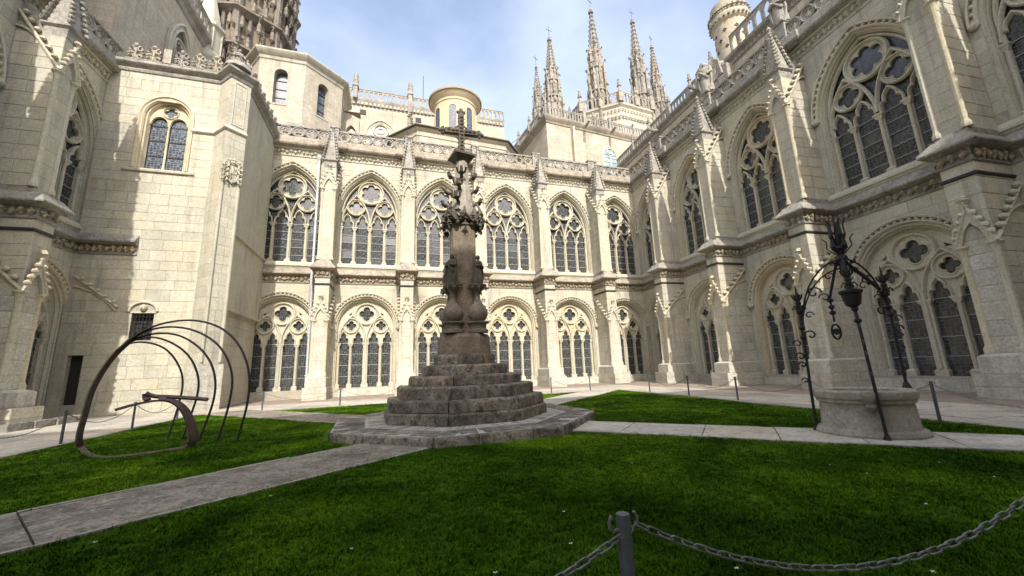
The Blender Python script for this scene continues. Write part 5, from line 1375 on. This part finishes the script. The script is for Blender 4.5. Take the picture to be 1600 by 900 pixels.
# low octagonal roofed block
lr = thing('low_octagon', 'low cream octagon with a shallow dark eave below the round lantern', 'building')
LRp = [(-.4, 43.6), (2.3, 40.6), (12.9, 41.4), (15.6, 44.6), (15.6, 49), (-.4, 49)]
mb = MB(); poly_pr(mb, LRp, 18, 28.4); mb.build('wall', M_BACK, lr, smooth=False)
mb = MB(); mb.sweep_plan(LRp, [(0, 27.5), (.08, 27.5), (.08, 27.7), (0, 27.72)], closed=True); mb.sweep_plan(LRp, [(0, 28.1), (.2, 28.25), (.3, 28.45)], closed=True); mb.build('cornice', M_BACK, lr)
mb = MB(); mb.sweep_plan(LRp, [(.25, 28.42), (.55, 28.5), (.55, 28.62), (-3.2, 30.0)], closed=True); mb.build('eave_roof', M_ROOF, lr, ang=.4)
# transept block
tp = thing('transept_block', 'cream block with balustrade and pale blue window at the far right corner', 'building')
TPp = [(17.0, 52), (18.1, 40.6), (36.5, 42.4), (37, 52)]
mb = MB(); poly_pr(mb, TPp, 18, 32.4); mb.build('wall', M_BACK, tp, smooth=False)
mb = MB(); mb.sweep_plan(TPp, [(0, 31.6), (.1, 31.7), (.15, 31.9), (.45, 32.25), (.5, 32.4), (.5, 32.55), (-.3, 32.6)]); mb.build('cornice', M_GREY, tp, ang=.4)
mb = MB()
for a, b in ((TPp[0], TPp[1]), (TPp[1], TPp[2])):
    dx, dy = b[0]-a[0], b[1]-a[1]; L = math.hypot(dx, dy); arcade(mb, (a[0]+dy/L*.25, a[1]-dx/L*.25), (b[0]+dy/L*.25, b[1]-dx/L*.25), 32.55, 33.75, .42, .14, False)
mb.build('balustrade', M_GREY, tp, smooth=False)
for t_ in (.02, .30, .52, .74):
    x, y = 18.1+(36.5-18.1)*t_, 40.3+1.8*t_; mb = MB()
    mb.box(x-.16, x+.16, y-.2, y+.2, 32.5, 34.3); mb.build('balustrade_pier', M_GREY, tp, smooth=False)
for t_ in (.3, .62, .9): mb = MB(); finial(mb, 17.0+1.1*t_-.2, 52-11.4*t_, 33.0, 2.6, .2); mb.build('finial', M_GREY, tp, smooth=False)
for t_ in (.3, .52): x = 18.1+18.4*t_; mb = MB(); mb.tube([(x, 40+1.8*t_, 32.0), (x-.1, 39.3+1.8*t_, 31.9), (x-.2, 38.6+1.8*t_, 31.95)], [.22, .17, .2], 6); mb.build('gargoyle', M_GREY, tp, smooth=False)
mb = MB(); mb.box(21.6, 21.9, 40.3, 40.95, 20, 31.6); mb.build('pilaster_strip', M_BACK, tp, smooth=False)
tw = obj('window', None, tp, (27.45, 41.5, 0), (0, 0, math.atan2(1.8, 18.4)))
mb = MB(); mb.sweep_xz(arch_r(0, 1.4, 25.5, 28.8, 14), [(0, .0), (0, -.06), (-.15, -.12), (-.2, -.05), (-.35, -.05), (-.42, -.14), (-.5, 0)])
for s in (-1, 1): mb.sweep_xz(arch_path(s*.68, .64, 25.5, 28.3, 29.0, 6), roll(.07, .1, -.02))
mb.sweep_xz(circle(0, 29.45, .42, 16), roll(.07, .1, -.02), True); mb.build('tracery', M_LIME, tw)
mb = MB(); mb.prism_xz(arch_r(0, 1.38, 25.5, 28.8, 12), -.015, .02); mb.build('pane', M_GLASSC, tw, smooth=False)
mb = MB()
for i in range(5): mb.box(-1.3, 1.3, -.04, -.02, 26+i*.6, 26.04+i*.6)
mb.build('bars', M_IRON, tw, smooth=False)
# cable between the low octagon and the transept
mb = MB(); mb.tube([Vector((13.2, 42, 28.6)).lerp(Vector((17.4, 46, 34.2)), i/8)-Vector((0, 0, .8*i/8*(1-i/8)*2)) for i in range(9)], .03, 4); tag(mb.build('cable', M_IRON), 'thin cable strung in the sky from the low octagon to the transept balustrade', 'cable')
# gothic spires
def spire(x, y, z0, z1, r, label, rot=0.3, cross=True):
    t_ = thing('spire', label, 'spire', (x, y, 0), rot, 'crocketed spires behind the transept')
    rr = random.Random(int(x*10)); H = z1-z0; zb = z0+H*.60
    mb = MB(); mb.lathe([(r*.8, z0), (r*.78, z0+H*.25), (r*.68, z0+H*.3), (r*.62, z0+H*.5), (r*.5, z0+H*.56), (r*.46, zb)], 8); mb.build('core', M_BACKG, t_, smooth=False)
    mb = MB()
    for tier, (za, zc, q, n) in enumerate(((z0, z0+H*.30, .92, 8), (z0+H*.22, z0+H*.5, .74, 8), (z0+H*.42, z0+H*.64, .54, 8))):
        for k in range(n):
            a = 2*PI*k/n+tier*PI/8; px_, py_ = r*q*math.cos(a), r*q*math.sin(a); w_ = r*.13
            top = zc+H*rr.uniform(-.02, .03)
            mb.lathe([(w_, za), (w_, za+(top-za)*.65), (w_*1.5, za+(top-za)*.67), (w_*.9, za+(top-za)*.72), (w_*.15, top)], 4, (px_, py_), a)
            for j in range(3):
                zz = za+(top-za)*(.1+.3*j)+rr.uniform(-.2, .2); mb.knob((px_*1.04, py_*1.04, zz), r*.15*rr.uniform(.7, 1.2), 5, 1.7)
            if k % 2 == 0: mb.leaf((px_*1.1, py_*1.1, top), (math.cos(a), math.sin(a), 0), (0, 0, 1), r*.22, rr)
    for q, zz in ((.95, z0+H*.27), (.76, z0+H*.46), (.56, z0+H*.6)): mb.lathe([(r*q*.85, zz), (r*q, zz+.1), (r*q, zz+.25), (r*q*.8, zz+.35)], 8)
    mb.build('shafts_and_niches', M_BACKG, t_, smooth=False, kind='stuff')
    mb = MB(); mb.lathe([(r*.48, zb), (r*.08, z1-H*.05), (r*.1, z1-H*.045)], 8); 
    n = 9
    for k in range(8):
        a = 2*PI*k/8
        for i in range(n):
            f = i/n; q = r*(.5*(1-f)+.09*f); mb.leaf((q*math.cos(a), q*math.sin(a), zb+(H*.36)*f), (math.cos(a), math.sin(a), .3), (0, 0, 1), r*.17*(1-.35*f), rr)
    mb.lathe([(r*.08, z1-H*.05), (r*.24, z1-H*.045), (r*.24, z1-H*.035), (r*.08, z1-H*.03), (r*.16, z1-H*.015), (r*.05, z1)], 8); mb.build('pointed_top', M_BACKG, t_, smooth=False)
    if cross:
        mb = MB(); c = z1; mb.tube([(0, 0, c-.1), (0, 0, c+2.3)], .045, 4); mb.tube([(-.65, 0, c+1.5), (.65, 0, c+1.5)], .045, 4); mb.build('iron_cross', M_IRON, t_)
spire(27.5, 58, 44, 63.0, 1.91, 'crocketed stone spire with cross, left of the tallest one', .2)
spire(24.9, 59, 44, 57.0, 1.17, 'smallest and leftmost crocketed spire above the transept', .5)
spire(36.4, 57, 44, 71.0, 2.13, 'tallest crocketed spire, alone in the middle of the spire group', .35)
spire(46.8, 58, 46, 72.3, 2.13, 'tall crocketed spire with cross on the right of the group', .1)
spire(50.0, 57, 46, 65.8, 1.74, 'crocketed spire leaning close against the right tall one', .4)
spire(52.2, 59, 46, 58.5, 1.2, 'short crocketed spire at the right end of the group', .4, False)
# lantern drum with gallery
dr = thing('lantern_drum', 'cream lantern drum with arcaded gallery between the spires', 'tower', (41, 62, -3.6))
mb = MB(); mb.lathe([(9.2, 30), (9.2, 50.2), (9.6, 50.6), (9.6, 50.9), (9.0, 51)], 8, rot=PI/8+.1); mb.build('wall', M_LIME, dr, smooth=False)
mb = MB(); V = [(9.4*math.cos(PI/8+.1+i*PI/4), 9.4*math.sin(PI/8+.1+i*PI/4)) for i in range(8)]
for i in range(8): arcade(mb, V[i], V[(i+1) % 8], 51.0, 53.0, .75, .2)
for x, y in V: finial(mb, x, y, 51, 5, .35)
for i in range(8):
    a, b = V[i], V[(i+1) % 8]; finial(mb, (a[0]+b[0])/2, (a[1]+b[1])/2, 51, 4, .3)
mb.build('gallery', M_GREY, dr, smooth=False)
mb = MB(); rr_ = random.Random(8)
for i in range(8):
    a, b = V[i], V[(i+1) % 8]; L = math.hypot(b[0]-a[0], b[1]-a[1]); o_ = ((b[1]-a[1])/L, -(b[0]-a[0])/L)
    for k in range(11):
        t_ = (k+.5)/11; x, y = a[0]+(b[0]-a[0])*t_, a[1]+(b[1]-a[1])*t_; mb.leaf((x, y, 48.2), (o_[0], o_[1], -.2), (0, 0, 1), .4, rr_)
        mb.leaf((x, y, 49.6), (o_[0], o_[1], -.2), (0, 0, 1), .3, rr_)
mb.build('carved_band', M_LIME, dr, smooth=False, kind='stuff')
# ornate octagonal tower, upper left
tw_ = thing('ornate_tower', 'dark richly carved octagonal tower cut off at the top left of the sky', 'tower', (-21.0, 56, 0), .2)
mb = MB(); mb.lathe([(5.6, 20), (5.6, 66)], 8); mb.build('core', M_TOWER, tw_, smooth=False)
mb = MB(); rr_ = random.Random(12)
for i in range(24):
    a = 2*PI*i/24; big = i % 3 == 0; q = 5.9 if big else 5.5
    mb.lathe([(.55 if big else .28, 24), (.5 if big else .25, 66)], 6, (q*math.cos(a), q*math.sin(a)))
for z in (31, 36.6, 42.4, 48, 54): mb.lathe([(5.6, z-.6), (6.2, z-.2), (6.6, z), (6.6, z+.25), (5.6, z+.7)], 24, fold=lambda a, z: 1+.05*math.cos(8*a))
mb.build('shafts_and_cornices', M_TOWER, tw_, smooth=False)
mb = MB()
for lev in range(13):
    z = 26+lev*2.85
    for i in range(24):
        a = 2*PI*(i+.5*(lev % 2))/24+rr_.uniform(-.03, .03); q = rr_.uniform(5.7, 6.35); c = (q*math.cos(a), q*math.sin(a))
        mb.lathe([(.12, z-.3), (.34, z), (.3, z+.1), (.25, z+.5), (.28, z+1.0), (.16, z+1.25), (.17, z+1.5), (.05, z+1.65)], 6, c)
        for k in range(4): mb.leaf((c[0]*1.04+rr_.uniform(-.2, .2), c[1]*1.04+rr_.uniform(-.2, .2), z+1.75+k*.22), (math.cos(a), math.sin(a), rr_.uniform(-.5, .2)), (0, 0, 1), rr_.uniform(.25, .42), rr_)
mb.build('niche_statues_and_canopies', M_TOWER, tw_, smooth=False, kind='stuff')
for k in range(4):
    a = -PI/2-.6+k*.65; mb = MB(); x, y = 6.9*math.cos(a), 6.9*math.sin(a)
    mb.lathe([(.75, 22), (.75, 33), (.9, 33.2), (.9, 33.5), (.6, 33.7), (.6, 40), (.75, 40.2), (.5, 40.5), (.05, 46)], 8, (x, y))
    for j in range(14): mb.leaf((x+.6*math.cos(a+rr_.uniform(-1, 1)), y+.6*math.sin(a+rr_.uniform(-1, 1)), 31+j*.9), (math.cos(a), math.sin(a), .1), (0, 0, 1), .5, rr_)
    mb.build('corner_buttress', M_TOWER, tw_, smooth=False)
# upper church wall above the left range
uw = thing('clerestory_wall', 'tall upper church wall with gothic window above the left range and block', 'building')
mb = MB(); mb.box(-26, -21.8, 14, 48.4, 18, 40.6); mb.build('wall', M_BACK, uw, smooth=False)
mb = MB(); mb.box(-21.9, -19.8, 31.6, 35.6, 18, 44); mb.box(-21.9, -19.9, 20, 24.2, 18, 44); mb.build('piers', M_BACK, uw, smooth=False)
mb = MB(); mb.sweep_plan([(-21.8, 14), (-21.8, 48.4), (-24, 50)], [(0, 39.6), (.15, 39.8), (.2, 40.3), (.6, 40.7), (.65, 41.0), (.65, 41.2), (-.3, 41.3)]); mb.build('cornice', M_BACKG, uw, ang=.4)
mb = MB(); arcade(mb, (-21.5, 14), (-21.5, 48), 41.2, 43.2, .9, .2); mb.build('balustrade', M_BACKG, uw, smooth=False)
mb = MB(); mb.lathe([(1.5, 20), (1.5, 38.6), (1.8, 39), (1.85, 39.6), (1.6, 40), (1.6, 43), (1.9, 43.3), (1.9, 43.7), (1.4, 44), (.1, 50)], 8, (-22.3, 49.3))
for k in range(8): mb.tube([(-22.3+1.62*math.cos(k*PI/4), 49.3+1.62*math.sin(k*PI/4), 40), (-22.3+1.62*math.cos(k*PI/4), 49.3+1.62*math.sin(k*PI/4), 43)], .12, 5)
mb.build('corner_turret', M_LIME, uw, smooth=False)
ug = obj('window', None, uw, (-21.78, 43.2, 0), (0, 0, PI/2))
mb = MB(); mb.sweep_xz(arch_path(0, 2.3, 27, 34.5, 38.4, 10), [(0, 0), (0, -.3), (-.2, -.35), (-.25, -.1), (-.5, -.1), (-.6, -.3), (-.75, -.3), (-.75, 0)])
for s in (-1, 1): mb.sweep_xz(arch_path(s*.85, .8, 27, 32.4, 34, 8), roll(.13, .2, -.02))
mb.sweep_xz(circle(0, 35.2, 1.05, 24), roll(.14, .2, -.02), True); mb.sweep_xz(foil(0, 35.2, 6, .5, .3), roll(.07, .1, -.02), True); mb.build('tracery', M_LIME, ug)
mb = MB(); mb.prism_xz(arch_path(0, 1.75, 27, 34.5, 37.5, 10), -.02, .02); mb.build('pane', M_GLASS, ug, smooth=False)
mb = MB(); mb.box(-19.9, -19.7, 14, 26.5, 20, 22.3); mb.sweep_plan([(-19.7, 14), (-19.7, 26.6)], [(0, 22.2), (.15, 22.3), (.5, 22.5), (.55, 22.9), (.55, 23.1), (.1, 23.2), (-.3, 23.2)]); mb.build('lower_ledge', M_GREY, uw, smooth=False)
mb = MB()
for i in range(26):
    y = 14.3+i*.46; mb.leaf((-19.3, y, 23.55), (1, 0, .2), (0, 0, 1), .32, rr_); mb.knob((-19.35, y+.22, 23.35), .13); mb.leaf((-19.3, y, 24.0), (1, 0, .2), (0, 0, 1), .2, rr_)
mb.box(-19.45, -19.2, 14, 26.4, 23.15, 23.3); mb.build('foliate_cresting', M_GREY, uw, smooth=False, kind='stuff')
# upper terrace wall above the right range, in the right range's frame
ut = thing('upper_terrace', 'set back upper wall with arcaded balustrade above the right range', 'building', (23.22, 31.72, 0), math.atan2(-.99868, -.05137))
mb = MB(); mb.box(-10, 34, 5.0, 6, 18, 27.3); mb.build('wall', M_BACK, ut, smooth=False)
mb = MB(); mb.sweep_plan([(-10, 5), (34, 5)], [(0, 26.5), (.12, 26.6), (.15, 26.9), (.45, 27.1), (.5, 27.3), (-.3, 27.35)]); mb.build('cornice', M_GREY, ut)
mb = MB(); arcade(mb, (-10, 4.8), (7.4, 4.8), 27.3, 28.35, .46, .14, False); arcade(mb, (9.6, 4.8), (34, 4.8), 27.3, 29.0, .8, .16)
for x in (-6, -2.5, 1.2, 4.5, 7.4): finial(mb, x, 4.7, 27.3, 2.4, .18)
mb.build('balustrade', M_GREY, ut, smooth=False)
mb = MB()
for i in range(60): mb.leaf((9.8+i*.4, 4.9, 26.75), (0, -1, -.2), (0, 0, 1), .2, rr_)
mb.sweep_xz(arch_path(2.2, 1.9, 20, 23.6, 25.6, 8), [(0, 5.0), (0, 4.9), (-.2, 4.85), (-.3, 5.0)]); mb.build('blind_arch_and_carving', M_BACK, ut, smooth=False)
for x in (-1, 5.8): mb = MB(); mb.tube([(x, 4.9, 26.9), (x, 3.9, 26.8), (x, 3.3, 26.95)], [.2, .16, .2], 6); mb.build('gargoyle', M_GREY, ut, smooth=False)
mb = MB(); mb.box(8.2, 9.4, 4.2, 5.1, 20, 26.6); mb.knob((8.8, 4.3, 26.9), .35); mb.build('pier', M_GREY, ut, smooth=False)
rtu = thing('round_turret', 'slim round stone turret with quatrefoil slits beside the right hand parapet', 'turret', (30.0, 23.6, 0))
mb = MB(); mb.lathe([(1.45, 20), (1.42, 32.2), (1.6, 32.4), (1.7, 32.7), (1.7, 33.0), (1.5, 33.1), (1.5, 34.4)], 24); mb.build('drum', M_BACK, rtu, ang=.4)
mb = MB()
for i in range(26):
    a = 2*PI*i/26; mb.leaf((1.62*math.cos(a), 1.62*math.sin(a), 33.35), (math.cos(a), math.sin(a), 0), (0, 0, 1), .3, rr_); mb.knob((1.7*math.cos(a), 1.7*math.sin(a), 32.55), .13)
mb.build('carved_crown', M_BACKG, rtu, smooth=False, kind='stuff')
mb = MB()
for k in range(9):
    for j in range(3):
        a = 2*PI*(k+.5*(j % 2))/9; z = 29.6+j*.85; o_ = Vector((math.cos(a), math.sin(a), 0)); s2 = Vector((-o_.y, o_.x, 0)); c = o_*1.435+Vector((0, 0, z))
        for q in ((.11, 0), (-.11, 0), (0, .11), (0, -.11)):
            mb.add([c+o_*.012+s2*(q[0]+.085*math.cos(t))+Vector((0, 0, q[1]+.085*math.sin(t))) for t in [2*PI*i/6 for i in range(6)]], [(0, 1, 2, 3, 4, 5)])
mb.build('quatrefoil_slits', M_DOOR, rtu, smooth=False, kind='stuff')
# stone figures on the right parapet
def rpos(u, v): return Vector((23.22, 31.72, 0))+Vector((-.05137, -.99868, 0))*u+Vector((-.99868, .05137, 0))*v
an = thing('angel_statue', 'pale stone angel with tall wings standing on the right parapet', 'statue', rpos(11.5, .25)+Vector((0, 0, 21.28)), -1.3)
mb = MB(); robed_figure(mb, 2.6, 3, 'low'); mb.build('figure', M_GREY, an, ang=.9)
for s in (-1, 1):
    mb = MB()
    for k in range(6):
        x0 = s*(.25+.1*k); mb.tube([(s*.15, .25, 2.0-.05*k), (x0+s*.1, .42, 2.95-.1*k), (x0+s*.22, .46, 2.2-.2*k), (x0*.8, .4, .8+.05*k)], [.08, .15, .13, .03], 6)
    mb.build('wing', M_GREY, an, ang=.9)
s2 = thing('robed_statue', 'weathered robed stone figure on the next parapet post, cut by the top edge', 'statue', rpos(17.65, .25)+Vector((0, 0, 21.28)), -1.3)
mb = MB(); robed_figure(mb, 2.2, 8, 'fold'); mb.build('figure', M_GREY, s2, ang=.9)
s3 = thing('corner_statue', 'white weathered crouching stone group on the corner of the plain block', 'statue', (-9.45, 24.95, 20.3), .6)
mb = MB(); robed_figure(mb, 1.5, 4, 'fold'); o = len(mb.v); m2 = MB(); robed_figure(m2, 1.1, 9, 'low'); mb.add([(x+.5, y+.1, z) for x, y, z in m2.v], m2.f)
mb.lathe([(.75, -.05), (.7, .2), (.4, .35)], 9); mb.build('figure_group', M_GREY, s3, ang=.9)
bpy.context.view_layer.update()

rb = thing('rough_kerb', 'row of rough weathered stone blocks at the foot of the left buttress', 'stones', (-13.4, 20.6, 0), 1.5)
x = -.9
for k in range(7):
    l = R.uniform(.35, .6); obj('stone', UNIT(M_GREY), rb, (x+l/2, R.uniform(-.06, .06), .13), (R.uniform(-.06, .06), R.uniform(-.05, .05), R.uniform(-.12, .12)), (l-.04, .42, R.uniform(.26, .34))); x += l
bpy.context.view_layer.update()
